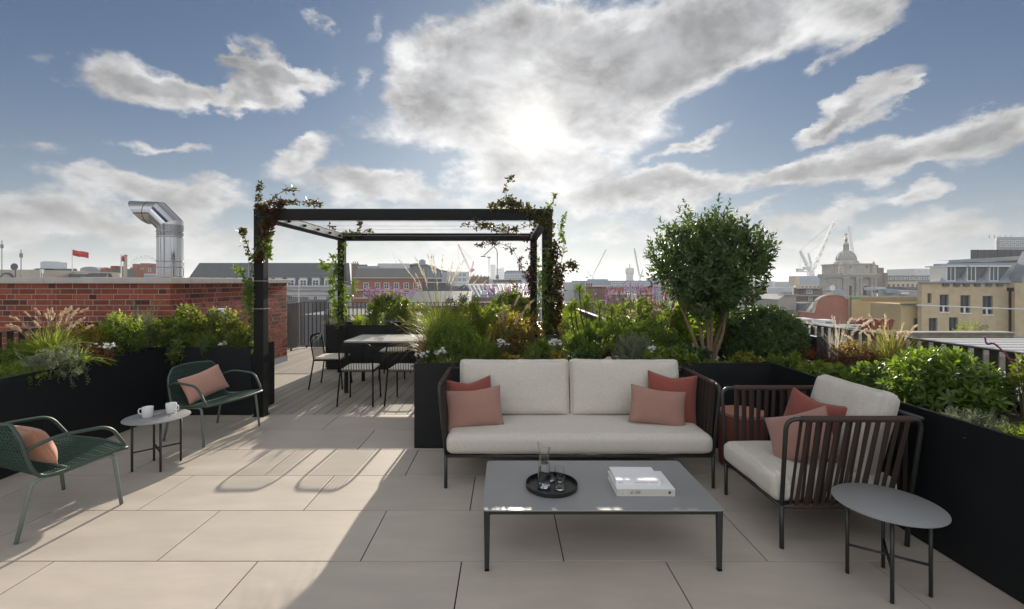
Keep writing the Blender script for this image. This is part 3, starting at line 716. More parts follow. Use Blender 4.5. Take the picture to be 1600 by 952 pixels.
# green woven lounge chairs
m_weave = mat('green_rope', (.032, .07, .052), .75, var=.15, vscale=40, bump=.3, bscale=250); m_sage = mat('sage_metal', (.17, .215, .18), .38, spec=.5, var=.05)
m_gframe = mat('dark_green_metal', (.045, .075, .058), .45)
prf = curve([(-.315, .408), (-.22, .405), (-.03, .378), (.10, .365), (.175, .390), (.215, .47), (.245, .60), (.275, .735)], 8)
L_ = [0.0]
for a_, b_ in zip(prf, prf[1:]): L_.append(L_[-1] + (b_-a_).length)
def shell(u, v):
    s = v*L_[-1]; i = max(k for k in range(len(L_)-1) if L_[k] <= s + 1e-9); f = (s-L_[i])/max(1e-9, L_[i+1]-L_[i]); p = prf[i].lerp(prf[i+1], min(1, f))
    y, z = p[0], p[1]; w = .352 - .045*min(1, v*1.5) - .012*max(0, v-.66)*3; au = abs(u)
    if v > .82: w *= 1 - .22*((v-.82)/.18)**2.2
    y += -.045*(1-u*u)*max(0, 1-v/.3) + .055*(1-u*u)*max(0, (v-.55)/.45)
    z += .012*(1-u*u)*max(0, (v-.8)/.2) - .014*(1-u*u)*math.sin(min(1, v/.55)*pi)
    return (u*w, y, z)
def lounge(label, loc, rz):
    t = thing('lounge_chair', label, 'lounge chair', loc, rz, 'green woven lounge chairs')
    b = MB(); nu, nv = 22, 30
    for i in range(nu):
        u = -1 + 2*(i+.5)/nu; b.tube([shell(u, k/nv) for k in range(nv+1)], .0062, 4, cap=False)
    for j in range(1, 36):
        v = j/36; r_ = .0055
        P = []
        for k in range(2*nu+1):
            u = -1 + k/nu; p = list(shell(u, v)); p[2] += .003*(1 if (k//1) % 2 else -1)*(-1)**j; P.append(p)
        b.tube(P[::1], r_, 3, cap=False)
    b.build('woven_seat', m_weave, t, smooth=True)
    edge = [shell(-1, k/24) for k in range(25)] + [shell(-1+k/12, 1) for k in range(1, 24)] + [shell(1, 1-k/24) for k in range(25)] + [shell(1-k/12, 0) for k in range(1, 24)]
    n = len(edge); MB().tube(edge, .0125, 10, closed=True).build('edge_frame', m_gframe, t, smooth=True)
    for s in (-1, 1):
        a0 = shell(s*1.0, .80)
        MB().tube(fillet([(a0[0], a0[1], a0[2]), (s*.345, .09, .625), (s*.362, -.20, .605), (s*.352, -.315, .415), (s*.33, -.22, .40)], .075, 6), .0118, 10).build('armrest', m_gframe, t, smooth=True)
        MB().tube(fillet([(s*.352, -.28, .004), (s*.338, -.235, .388), (s*.325, .0, .372)], .05, 6), .0125, 10).build('leg', m_sage, t, smooth=True)
        MB().tube(fillet([(s*.318, .285, .004), (s*.305, .20, .358), (s*.325, .0, .372)], .05, 6), .0125, 10).build('leg', m_sage, t, smooth=True)
    MB().tube([(-.325, 0, .366), (.325, 0, .366)], .010, 8).build('crossbar', m_sage, t, smooth=True)
    return t
RB, RA = rad(74.7), rad(160)
lc = lounge('green woven lounge chair with blush cushion next to the pergola post', (-3.185, 4.965, 0), RB)
dup(lc, (-3.275, 3.245, 0), RA, 'green woven lounge chair with peach cushion cut by the left picture edge')
put_pillow('cushion', 'blush pink oblong cushion on the lounge chair by the post', Vector((-3.185, 4.965, .545)) + rotz(RB) @ Vector((-.01, .10, 0)), .52, .285, .13, m_blush, yaw=74.7, lean=24, roll=-9, seed=21, slump=.2)
put_pillow('cushion', 'peach oblong cushion on the lounge chair at the left edge', Vector((-3.275, 3.245, .54)) + rotz(RA) @ Vector((-.09, .095, 0)), .42, .27, .14, m_peach, yaw=152, lean=24, roll=4, seed=22, slump=.2)

# dining table and chairs
m_cream = mat('cream_seat_pad', (.62, .57, .49), .85, spec=.2)
dt = thing('dining_table', 'rectangular dining table with pale top and black legs under the pergola', 'dining table', (-1.36, 7.215, 0))
MB().box(-1.05, 1.05, -.43, .43, .752, .775).build('top', mat('pale_table_top', (.38, .355, .33), .4, var=.06, vscale=4, stretch=(1, 8, 1)), dt, bevel=.003)
MB().box(-1.0, 1.0, -.40, -.375, .69, .751).box(-1.0, 1.0, .375, .40, .69, .751).box(-1.0, -.975, -.375, .375, .69, .751).box(.975, 1.0, -.375, .375, .69, .751).build('apron', m_black, dt)
for sx in (-1, 1):
    for sy in (-1, 1): MB().box(sx*1.02-.025, sx*1.02+.025, sy*.405-.022, sy*.405+.022, .003, .7515).build('leg', m_black, dt, bevel=.003)
def dining_chair(label, loc, rz):   # front towards -y
    t = thing('dining_chair', label, 'dining chair', loc, rz, 'black wire back dining chairs')
    r_ = .0115
    for s in (-1, 1):
        MB().tube(fillet([(s*.235, .275, .004), (s*.215, .205, .46)], .02), r_, 8).build('leg', m_black, t, smooth=True)
        MB().tube([(s*.215, -.235, .004), (s*.205, -.20, .445)], r_, 8).build('leg', m_black, t, smooth=True)
        MB().tube([(s*.205, -.20, .445), (s*.215, .205, .445)], .009, 8).build('seat_rail', m_black, t, smooth=True)
    MB().tube(fillet([(-.215, .205, .46), (-.22, .265, .83), (.22, .265, .83), (.215, .205, .46)], .11, 8), r_, 8).build('back_frame', m_black, t, smooth=True)
    MB().tube([(-.215, .205, .475), (.215, .205, .475)], .006, 6).build('back_rail', m_black, t, smooth=True)
    rm = MB().tube([(0, .207, .475), (0, .262, .826)], .0042, 6).mesh('rod', m_black, True)
    for k in range(11): link('rod', rm, t, loc=((k-5)*.034, 0, 0))
    MB().slab(rrect(-.212, .212, -.215, .205, .05), .45, .456).build('seat_plate', m_black, t)
    me = boxcush(.42, .41, .036, .017, .008, (16, 16, 4)); me.materials.append(m_cream); link('seat_pad', me, t, loc=(0, -.005, .475))
    return t
dc = dining_chair('wire back dining chair at the head of the table on the left', (-2.75, 7.24, 0), rad(90))
near = ['wire back dining chair nearest the left corner of the table', 'wire back dining chair half hidden by the planter grasses', 'wire back dining chair behind the tall grass clump']
farl = ['wire back dining chair on the far side at the left', 'wire back dining chair on the far side in the middle', 'wire back dining chair on the far side behind the grasses']
far_ = []
for k in range(3):
    c = dup(dc, (-2.005+.645*k, 6.31, 0), rad(180 + (2, -3, 4)[k]), near[k])
    far_.append(dup(dc, (-1.95+.66*k, 7.98, 0), rad((3, -2, 1)[k]), farl[k]))
# ---------------- planting ----------------
def unit(a): return a / np.maximum(1e-9, np.linalg.norm(a, axis=-1, keepdims=True))
def rdir(n): return unit(rng.normal(size=(n, 3)))
def leaf_geo(P, Dr, Nn, L, Wd, fold=.25, curl=.15, fine=False):
    P, Dr, Nn = map(np.asarray, (P, Dr, Nn)); n = len(P); L = np.broadcast_to(L, n)[:, None]; Wd = np.broadcast_to(Wd, n)[:, None]
    Sd = unit(np.cross(Dr, Nn))
    if fine:
        v = np.stack([P, P+Dr*L*.3+Sd*Wd*.42+Nn*fold*Wd*.5, P+Dr*L*.68+Sd*Wd*.40+Nn*(fold*Wd*.5-curl*L*.4), P+Dr*L-Nn*curl*L, P+Dr*L*.68-Sd*Wd*.40+Nn*(fold*Wd*.5-curl*L*.4), P+Dr*L*.3-Sd*Wd*.42+Nn*fold*Wd*.5, P+Dr*L*.5-Nn*curl*L*.2], 1)
        f = np.array([[0, 1, 6], [1, 2, 6], [2, 3, 6], [3, 4, 6], [4, 5, 6], [5, 0, 6]])
    else:
        v = np.stack([P, P+Dr*L*.45+Sd*Wd*.5+Nn*fold*Wd, P+Dr*L-Nn*curl*L, P+Dr*L*.45-Sd*Wd*.5+Nn*fold*Wd], 1)
        f = np.array([[0, 1, 2], [0, 2, 3]])
    k = v.shape[1]; F_ = (np.arange(n)[:, None, None]*k + f[None]).reshape(-1, 3)
    return v.reshape(-1, 3), F_
def shoot_geo(T, D, nl, ls, L, Wd, tilt=(80, 25), jit=.25, fold=.25, curl=.15, fine=False):
    T = np.asarray(T); D = unit(np.asarray(D)); n = len(T)
    A = unit(np.cross(D, rdir(n))); B = np.cross(D, A)
    j = np.arange(nl); f = j/max(1, nl-1)
    phi = j[None]*2.4 + rng.uniform(0, 6.28, (n, 1)); tl = np.radians(tilt[0]+(tilt[1]-tilt[0])*f)[None] + rng.normal(0, jit*.5, (n, nl))
    ls = np.broadcast_to(ls, n)[:, None, None]
    P = T[:, None] - D[:, None]*ls*(1-f)[None, :, None]
    Rr = A[:, None]*np.cos(phi)[..., None] + B[:, None]*np.sin(phi)[..., None]
    Dr = unit(D[:, None]*np.cos(tl)[..., None] + Rr*np.sin(tl)[..., None] + rng.normal(0, jit*.35, (n, nl, 3)))
    Nn = unit(D[:, None] - Dr*np.sum(D[:, None]*Dr, -1, keepdims=True) + .01)
    sz = (1 - .45*f[None]**2)*rng.uniform(.7, 1.15, (n, nl))
    return leaf_geo(P.reshape(-1, 3), Dr.reshape(-1, 3), Nn.reshape(-1, 3), (L*sz).ravel(), (Wd*sz).ravel(), fold, curl, fine)
def merge(gs):
    vs, fs, o = [], [], 0
    for v, f in gs: vs.append(v); fs.append(f+o); o += len(v)
    return np.concatenate(vs), np.concatenate(fs)
def lumps(dirs, seed, amt=.16, k=7):
    r = np.random.default_rng(seed); c = unit(r.normal(size=(k, 3))); a = r.uniform(-1, 1, k)
    s = np.zeros(len(dirs))
    for ci, ai in zip(c, a): s += ai*np.exp(-(1-dirs @ ci)/.22)
    return 1 + amt*s
def crown_pts(c, r, n, seed, zmin=-.45, shell=(.55, 1.0), amt=.16, up=.45, rnd=.35, pw=.6):
    dd = rdir(n*3); dd = dd[dd[:, 2] > zmin][:n]; n = len(dd)
    rr = shell[0] + (shell[1]-shell[0])*rng.uniform(0, 1, n)**pw
    T = np.asarray(c) + dd*np.asarray(r)*(rr*lumps(dd, seed, amt))[:, None]
    D = unit(dd*[1/r[0]*min(r), 1/r[1]*min(r), 1/r[2]*min(r)]*.8 + np.array([0, 0, up]) + rng.normal(0, rnd, (n, 3)))
    return T, D, dd
def stems_mb(base, T, n=18, r=.006, bow=.1):
    b = MB(); idx = rng.choice(len(T), min(n, len(T)), replace=False)
    for i in idx:
        t = Vector(T[i]); a = Vector(base) + Vector((random.uniform(-.03, .03), random.uniform(-.03, .03), 0)); m = a.lerp(t, .5) + Vector((random.uniform(-bow, bow)*.3, random.uniform(-bow, bow)*.3, .04))
        b.tube([a, m, t], [r, r*.75, r*.35], 5)
    return b
m_stem = mat('green_stem', (.09, .085, .04), .8, var=.2, vscale=20); m_wood = mat('pale_bark', (.20, .135, .085), .85, var=.25, vscale=25, bump=.5, bscale=60); m_wood2 = mat('dark_twig', (.07, .045, .03), .85)
SEED = [100]
def shrub(name, label, base, r, n, nl, ls, L, Wd, m, cz=None, cat='shrub', tilt=(80, 25), stems=16, sr=.005, fine=False, zmin=-.45, shell=(.5, 1.0), amt=.16, up=.45, fold=.25, curl=.15, rnd=.35, smat=None, extra=None, group=None):
    SEED[0] += 1; bx, by, bz = base
    t = thing(name, label, cat, (bx, by, bz), 0, group)
    c = np.array([0, 0, cz if cz is not None else r[2]*.55])
    T, D, _ = crown_pts(c, r, n, SEED[0], zmin, shell, amt, up, rnd)
    T[:, 2] = np.maximum(T[:, 2], -.02) if zmin > -.9 else T[:, 2]
    g = [shoot_geo(T, D, nl, ls*rng.uniform(.7, 1.2, len(T)), L, Wd, tilt, .25, fold, curl, fine)]
    if extra: g += extra
    link('foliage', np_mesh('foliage', *merge(g), m), t, 'stuff')
    if stems: stems_mb((0, 0, -.02), T, stems, sr).build('stems', smat or m_stem, t)
    return t
def blades(n, h, spread, w, droop=.5, base_r=.06, seg=5, hvar=.25, dirb=(0, 0)):
    ang = rng.uniform(0, 2*pi, n); hh = h*rng.uniform(1-hvar, 1+hvar*.4, n); sp = spread*rng.uniform(.1, 1.0, n)
    dx = np.cos(ang)*sp + dirb[0]; dy = np.sin(ang)*sp + dirb[1]; bx = np.cos(ang)*base_r*rng.uniform(0, 1, n); by = np.sin(ang)*base_r*rng.uniform(0, 1, n)
    t = np.linspace(0, 1, seg+1)[None]
    f = t**1.8
    px = bx[:, None] + dx[:, None]*f; py = by[:, None] + dy[:, None]*f
    reach = (np.hypot(dx, dy)/max(spread, 1e-3))[:, None]
    pz = hh[:, None]*(t - droop*reach*t**3)
    P = np.stack([px, py, pz], -1)
    sd = np.stack([-np.sin(ang), np.cos(ang), np.zeros(n)], -1)[:, None] + rng.normal(0, .35, (n, 1, 3)); sd = unit(sd)
    ww = (w*(1-t**1.6)*.5 + w*.04)[..., None]
    v = np.stack([P-sd*ww, P+sd*ww], 2).reshape(-1, 3)
    k = (seg+1)*2; q = np.array([[2*i, 2*i+1, 2*i+3] for i in range(seg)] + [[2*i, 2*i+3, 2*i+2] for i in range(seg)])
    return (v, (np.arange(n)[:, None, None]*k + q[None]).reshape(-1, 3)), P
def hairs(P0, P1, n, hl, hw, out=.8, taper=True):   # a plume of hairs along the segment chain P0..P1 (arrays of points)
    f = rng.uniform(0, 1, n); P = P0[None] + (P1-P0)[None]*f[:, None]; ax = unit(P1-P0)
    rd = rdir(n); rd = unit(rd - ax*(rd @ ax)[:, None]); Dr = unit(ax + rd*out*rng.uniform(.5, 1.2, (n, 1)))
    s = np.sin(pi*np.clip(f*.9+.08, 0, 1))**.6 if taper else np.ones(n)
    return leaf_geo(P, Dr, unit(np.cross(Dr, rdir(n))), hl*s*rng.uniform(.7, 1.2, n), np.full(n, hw), 0, 0)
def grass(name, label, base, n, h, spread, w, m, plumes=None, droop=.5, base_r=.06, cat='grass clump', dirb=(0, 0)):
    t = thing(name, label, cat, base)
    g, P = blades(n, h, spread, w, droop, base_r, dirb=dirb)
    link('blades', np_mesh('blades', *g, m), t, 'stuff')
    if plumes:
        k, ph, pl, hl, hw, hn, pm, psp = plumes
        st = MB(); gs = []
        for i in range(k):
            a = random.uniform(0, 2*pi); s = psp*random.uniform(.25, 1.0); hh = ph*random.uniform(.72, 1.05); top = Vector((math.cos(a)*s + dirb[0], math.sin(a)*s*.8 + dirb[1], hh)); mid = Vector((top.x*.35, top.y*.35, hh*.6)); end = top + Vector((top.x*.45 + random.uniform(-.02, .02), top.y*.4, pl*.75)).normalized()*pl
            st.tube([(0, 0, 0), mid, top], .0016, 4)
            mid2 = top.lerp(end, .5) + Vector((0, 0, pl*.06)); q = [np.array(top), np.array(mid2), np.array(end)]
            gs.append(hairs(q[0], q[1], hn//2, hl, hw)); gs.append(hairs(q[1], q[2], hn//2, hl*.8, hw))
        st.build('stalks', m_straw, t); link('plumes', np_mesh('plumes', *merge(gs), pm), t, 'stuff')
    return t
def spikes_geo(tips, ax, ln, n, L, Wd):
    gs = []
    for T, A, l in zip(tips, ax, ln):
        k = n; f = np.repeat(np.linspace(0, 1, k//4), 4)[:k]; P = T[None] - A[None]*(l*(1-f))[:, None]; rd = rdir(len(P)); rd = unit(rd - A*(rd @ A)[:, None])
        Dr = unit(rd + A*.5); s = 1-.55*f
        gs.append(leaf_geo(P, Dr, unit(np.cross(Dr, rdir(len(P)))), L*s, Wd*s, .3, .1))
    return merge(gs)
def flower_spikes(t, c, r, n, ln, hz, m, per=36, L=.016, Wd=.011, lean=.35, name='flower_spikes'):
    tips = []; ax = []; lens = []; st = MB()
    for i in range(n):
        a = random.uniform(0, 2*pi); q = math.sqrt(random.random()); b = Vector((c[0]+math.cos(a)*r[0]*q, c[1]+math.sin(a)*r[1]*q, c[2])); A = Vector((math.cos(a)*q*lean + random.uniform(-.15, .15), math.sin(a)*q*lean, 1)).normalized(); h_ = hz*random.uniform(.55, 1.1)
        T = b + A*h_; tips.append(np.array(T)); ax.append(np.array(A)); lens.append(ln*random.uniform(.6, 1.15)); st.tube([b - A*.15, T], .0018, 4)
    link(name, np_mesh(name, *spikes_geo(tips, ax, lens, per, L, Wd), m), t, 'stuff'); st.build('flower_stems', m_stem, t)
# leaf kinds
lf_dark = leafmat('leaf_dark', (0.031, 0.062, 0.024), (0.073, 0.131, 0.038), 0.26, (2.4, 2.6, 1.0), .36)
lf_tree = leafmat('leaf_osmanthus', (.03, .06, .022), (.09, .135, .04), .26, (3.0, 3.0, .9), .34)
lf_mid = leafmat('leaf_mid', (.072, .118, .035), (.16, .20, .055), .55, (3.1, 3.0, .9))
lf_light = leafmat('leaf_light', (.095, .125, .03), (.165, .19, .048), .5, (2.2, 2.1, .7))
lf_bright = leafmat('leaf_bright', (.07, .125, .028), (.14, .20, .045), .40, (2.2, 2.2, .7), .30)
lf_yellow = leafmat('leaf_yellow', (.15, .14, .025), (.28, .21, .04), .45, (2.0, 1.8, .6))
lf_rust = leafmat('leaf_rust', (0.102, 0.043, 0.017), (0.246, 0.094, 0.022), .4, (2.4, 1.7, .7))
lf_brown = leafmat('leaf_brown', (0.072, 0.032, 0.017), (0.152, 0.065, 0.029), .3, (2.4, 1.6, .8))
lf_grey = leafmat('leaf_grey', (0.145, 0.167, 0.116), (0.246, 0.268, 0.189), .3, (1.8, 1.9, 1.3), .7)
lf_pine = leafmat('needles', (0.088, 0.147, 0.035), (0.186, 0.244, 0.058), 0.43, (2.3, 2.2, .7), .5)
lf_grass = leafmat('grass_blade', (0.122, 0.182, 0.038), (0.260, 0.305, 0.086), 0.53, (2.3, 2.2, .8))
lf_dry = leafmat('dry_blade', (0.200, 0.150, 0.080), (0.330, 0.250, 0.140), .4, (1.7, 1.6, 1.2))
lf_plume = leafmat('plume_hair', (.50, .41, .31), (.66, .56, .44), .55, (1.4, 1.35, 1.25), .8)
lf_silver = leafmat('silver_plume', (0.500, 0.460, 0.400), (0.620, 0.580, 0.500), .55, (1.4, 1.4, 1.3), .8)
lf_purple = leafmat('purple_petal', (.24, .13, .25), (.42, .30, .42), .45, (1.7, 1.6, 1.8), .6)
lf_magenta = leafmat('magenta_petal', (0.220, 0.030, 0.100), (0.350, 0.070, 0.200), .4, (1.8, 1.4, 1.8), .6)
lf_white = leafmat('white_petal', (0.720, 0.720, 0.700), (0.800, 0.790, 0.780), .4, (1.1, 1.1, 1.1), .6)
lf_vine = leafmat('vine_leaf', (0.043, 0.049, 0.014), (0.109, 0.102, 0.026), .3, (2.6, 2.2, .7), .42)
lf_vred = leafmat('vine_leaf_red', (.03, .017, .010), (.085, .04, .018), .3, (2.2, 1.7, .8), .45)
lf_vgrn = leafmat('vine_leaf_green', (0.072, 0.123, 0.029), (0.145, 0.203, 0.043), .42, (2.5, 2.4, .7), .42)
m_straw = mat('straw_stalk', (.25, .19, .10), .8)
def X_(x, Y): return (x-VX)*Y/F
def Z_(y, Y): return H-(y-VY)*Y/F
SZ = .765
def cyclamen(label, x, y, Y, nf=9):
    bx = X_(x, Y); t = thing('cyclamen', label, 'flowers', (bx, Y, SZ), 0, 'white cyclamen')
    T, D, _ = crown_pts((0, 0, .02), (.09, .09, .05), 26, SEED[0]+nf, 0); SEED[0] += 1
    link('leaves', np_mesh('leaves', *shoot_geo(T, D, 3, .02, .05, .045, (85, 50), fine=True), lf_dark), t, 'stuff')
    ps, ds = [], []; st = MB(); hz = Z_(y, Y)-SZ
    for i in range(nf):
        p = np.array([random.uniform(-.075, .075), random.uniform(-.05, .05), hz + random.uniform(-.03, .025)]); st.tube([(p[0]*.4, p[1]*.4, .02), (p[0], p[1], p[2])], .0022, 4); ps.append(p); ds.append(np.array([random.uniform(-.3, .3), random.uniform(-.4, .1), 1.]))
    link('petals', np_mesh('petals', *shoot_geo(ps, ds, 6, .004, .036, .024, (75, 25), .3, .2, -.1, True), lf_white), t, 'stuff'); st.build('flower_stems', m_stem, t)

# --- left planter ---
grass('fountain_grass', 'fountain grass with tan bottlebrush plumes in the left planter', (X_(80, 4.6), 4.6, SZ), 520, .50, .38, .007, lf_grass, (34, .54, .085, .024, .0075, 150, lf_plume, .36), .55, .09)
shrub('rosemary', 'grey green trailing rosemary spilling over the left planter edge', (X_(88, 4.38), 4.38, SZ+.02), (.22, .26, .19), 300, 26, .16, .030, .008, lf_grey, cz=.06, tilt=(70, 30), zmin=-.95, up=.0, stems=26, rnd=.6, cat='plant')
shrub('ground_cover', 'low feathery green ground cover at the far left of the planter', (X_(18, 4.12), 4.15, SZ+.0), (.32, .30, .15), 420, 16, .07, .026, .010, lf_mid, cz=.02, stems=12, cat='plant', zmin=-.3)
shrub('fern', 'dark feathery green plant behind the low ground cover', (X_(28, 4.45), 4.5, SZ+.02), (.26, .22, .22), 280, 16, .09, .034, .012, lf_mid, cz=.11, stems=12, cat='plant')
grass('lily_turf', 'strappy green lily turf arching over the left planter rim', (X_(118, 4.52), 4.55, SZ+.02), 110, .24, .30, .018, lf_mid, None, .85, .05, dirb=(.05, -.03))
shrub('spindle', 'yellow and orange leaved shrub beside the fountain grass', (X_(136, 5.0), 5.0, SZ), (.20, .19, .24), 110, 9, .09, .050, .024, lf_yellow, cz=.22, fine=True)
shrub('heuchera', 'dark bronze leaved plant below the yellow shrub in the left planter', (X_(140, 4.8), 4.8, SZ), (.22, .18, .16), 100, 8, .05, .055, .034, lf_rust, cz=.08, fine=True, cat='plant')
cyclamen('white cyclamen flowers in the left planter beside the yellow leaved shrub', 163, 541, 4.82, 12)
shrub('photinia', 'upright mid green leafy shrub in the middle of the left planter', (X_(190, 5.3), 5.3, SZ), (.27, .22, .30), 170, 12, .13, .065, .026, lf_mid, cz=.26, fine=True, up=.9)
t = shrub('artemisia', 'silvery grey upright shrub with tall spikes before the brick wall', (X_(224, 5.72), 5.72, SZ), (.22, .16, .30), 200, 22, .16, .030, .009, lf_grey, cz=.26, up=1.4, tilt=(60, 20), rnd=.3)
flower_spikes(t, (0, 0, .30), (.16, .10), 16, .22, .38, lf_grey, 44, .018, .007, .5)
shrub('pittosporum', 'dense dark green rounded shrub at the corner of the left planter', (X_(258, 5.72), 5.78, SZ), (.30, .18, .26), 330, 10, .07, .044, .024, lf_mid, cz=.20)
shrub('hydrangea', 'light green broad leaved shrub beside the white cabinet', (X_(292, 5.98), 5.98, SZ), (.25, .16, .30), 130, 9, .10, .08, .046, lf_light, cz=.26, fine=True)
shrub('honeysuckle', 'yellow green loose shrub between the white cabinet and the pergola post', (X_(345, 5.95), 5.98, SZ), (.35, .16, .31), 260, 12, .13, .050, .026, lf_light, cz=.22, amt=.3, fine=True)
shrub('euonymus', 'mid green low shrub at the foot of the pergola post', (X_(378, 5.82), 5.86, SZ), (.25, .15, .22), 150, 10, .08, .055, .030, lf_light, cz=.12, fine=True)
shrub('box_shrub', 'small leaved green shrub in front of the light green shrub', (X_(318, 5.78), 5.80, SZ), (.24, .10, .16), 180, 9, .06, .030, .015, lf_mid, cz=.10)
shrub('ivy', 'ivy trailing down the planter face behind the green lounge chair', (X_(276, 5.66), 5.63, .82), (.13, .035, .17), 46, 7, .08, .05, .028, lf_mid, cz=-.06, zmin=-1, up=-.7, stems=8, fine=True, cat='plant', shell=(.2, 1))
shrub('ivy', 'small grey green trailing plant left of the pergola post', (X_(322, 5.66), 5.635, .82), (.09, .03, .12), 36, 14, .09, .022, .006, lf_dark, cz=-.04, zmin=-1, up=-.8, stems=6, cat='plant', shell=(.2, 1))
t = shrub('salvia', 'tall purple salvia stalks rising before the brick wall', (X_(330, 6.05), 6.06, SZ), (.16, .08, .20), 50, 9, .08, .05, .02, lf_mid, cz=.2, fine=True, cat='flowers')
flower_spikes(t, (0, 0, .35), (.14, .05), 7, .17, .48, lf_magenta, 46, .016, .009, .8)
cyclamen('white cyclamen flowers at the planter edge left of the pergola post', 345, 537, 5.73, 8)
# --- far planter ---
t = shrub('hebe', 'round green bush topped with purple flowers beyond the dining table at left', (X_(608, 9.0), 9.0, SZ), (.44, .30, .40), 300, 10, .10, .075, .038, lf_mid, cz=.34)
flower_spikes(t, (0, 0, .52), (.46, .28), 54, .12, .30, lf_purple, 30, .032, .024, .7)
t = shrub('hebe', 'round green bush topped with purple flowers beyond the dining table at right', (X_(800, 9.0), 9.0, SZ), (.42, .30, .42), 300, 10, .10, .075, .038, lf_mid, cz=.36)
flower_spikes(t, (0, 0, .54), (.46, .28), 54, .12, .36, lf_purple, 30, .032, .024, .7)
grass('sedge', 'tuft of light green grass right of the far pergola post', (X_(560, 8.95), 8.95, SZ), 240, .34, .28, .008, lf_grass, None, .6, .08)
grass('sedge', 'low grey green grass tuft left of the far pergola post', (X_(517, 8.9), 8.9, SZ), 160, .22, .22, .008, lf_grey, None, .6, .06)
shrub('euonymus', 'low dark green plant between grass and purple bush in the far planter', (X_(582, 8.9), 8.9, SZ), (.22, .2, .18), 90, 9, .08, .045, .024, lf_mid, cz=.1, fine=True)
shrub('euonymus', 'bright green leafy plant right of the first purple bush', (X_(655, 8.95), 8.95, SZ), (.36, .22, .34), 150, 9, .10, .05, .028, lf_light, cz=.2, fine=True)
shrub('euonymus', 'yellow green leafy plant in the far planter before the railing', (X_(735, 8.95), 8.95, SZ), (.34, .22, .34), 140, 9, .10, .05, .028, lf_light, cz=.22, fine=True)
# --- narrow planter at the table's right end ---
shrub('bay_shrub', 'dark leafy shrub between the two right pergola posts', (.90, 6.6, SZ), (.28, .6, .36), 260, 10, .1, .05, .022, lf_mid, cz=.22)
shrub('bay_shrub', 'dark leafy shrub at the far end of the narrow planter', (.90, 8.0, SZ), (.28, .6, .40), 220, 10, .1, .05, .022, lf_dark, cz=.22)
# --- planter behind the sofa ---
grass('silver_grass', 'tall silver grass with white feathery plumes behind the dining chairs', (X_(686, 5.25), 5.25, SZ), 620, .82, .46, .007, lf_grass, (24, 1.0, .24, .024, .0055, 110, lf_silver, .42), .55, .10)
grass('fountain_grass', 'thin arching grass leaning left over the planter corner', (X_(668, 4.95), 4.98, SZ), 260, .50, .48, .006, lf_dry, (8, .5, .10, .016, .005, 80, lf_plume, .4), .75, .06, dirb=(-.08, 0))
shrub('spiraea', 'fine leaved mid green bush at the left corner of the sofa planter', (X_(704, 4.82), 4.84, SZ), (.33, .22, .34), 440, 14, .11, .042, .015, lf_mid, cz=.22, up=.7)
shrub('spiraea', 'light green fine leaved shrub behind the corner bush', (X_(725, 5.3), 5.35, SZ), (.36, .2, .42), 300, 13, .11, .048, .020, lf_light, cz=.30, up=.7)
cyclamen('white cyclamen flowers at the very corner of the sofa planter', 660, 556, 4.62, 10)
cyclamen('white cyclamen flowers above the left arm of the sofa', 686, 549, 4.66, 12)
shrub('trailing_thyme', 'low green trailing plant on the planter rim above the left sofa arm', (X_(705, 4.6), 4.6, SZ+.03), (.22, .08, .08), 120, 12, .05, .024, .008, lf_mid, cz=.03, stems=6, cat='plant')
shrub('santolina', 'small soft green plant behind the left sofa cushion', (X_(752, 4.75), 4.75, SZ), (.24, .16, .22), 260, 16, .10, .036, .010, lf_mid, cz=.12, up=.9)
cyclamen('white cyclamen flowers behind the left back cushion', 787, 536, 4.72, 10)
shrub('spindle', 'orange and yellow leaved shrub in the middle of the sofa planter', (X_(806, 5.2), 5.25, SZ), (.38, .22, .34), 150, 10, .10, .050, .026, leafmat('leaf_autumn', (.10, .12, .025), (.30, .17, .03), .45, (2.2, 1.9, .6)), cz=.26, fine=True)
shrub('bronze_shrub', 'bronze and green leaved shrub in front of the orange one', (X_(800, 4.98), 5.0, SZ), (.34, .15, .22), 150, 10, .08, .046, .024, leafmat('leaf_bronze', (.05, .075, .02), (.16, .075, .02), .4, (2.3, 1.9, .8)), cz=.18, fine=True)
shrub('laurel', 'dark green shrub filling below the silver grass', (X_(770, 5.5), 5.5, SZ), (.44, .16, .40), 230, 10, .10, .06, .030, lf_mid, cz=.28, fine=True)
grass('fountain_grass', 'grass with three pale bottlebrush plumes by the right pergola post', (X_(788, 5.02), 5.05, SZ), 220, .48, .26, .006, lf_grass, (9, .58, .14, .030, .0085, 190, lf_plume, .26), .5, .06)
shrub('dwarf_cypress', 'small upright emerald dwarf conifer between the two back cushions', (X_(832, 4.72), 4.72, SZ), (.10, .10, .17), 130, 16, .07, .02, .005, lf_pine, cz=.11, up=1.2)
shrub('heuchera', 'yellow leaved heuchera left of the dwarf conifer', (X_(800, 4.66), 4.66, SZ), (.13, .08, .10), 30, 7, .04, .055, .040, lf_yellow, cz=.06, fine=True, cat='plant')
shrub('heuchera', 'yellow leaved heuchera right of the dwarf conifer', (X_(872, 4.66), 4.66, SZ), (.10, .08, .12), 28, 7, .04, .055, .040, lf_yellow, cz=.07, fine=True, cat='plant')
cyclamen('white cyclamen flowers in front of the ivy clad pergola post', 868, 535, 4.74, 14)
shrub('periwinkle', 'dark broad leaved low plant right of the yellow heuchera', (X_(908, 4.68), 4.68, SZ), (.24, .10, .12), 70, 8, .05, .05, .034, lf_dark, cz=.07, fine=True, cat='plant')
shrub('skimmia', 'dark green low shrub at the foot of the ivy clad post', (X_(850, 4.95), 4.98, SZ), (.28, .16, .18), 130, 10, .08, .045, .022, lf_mid, cz=.12, fine=True)
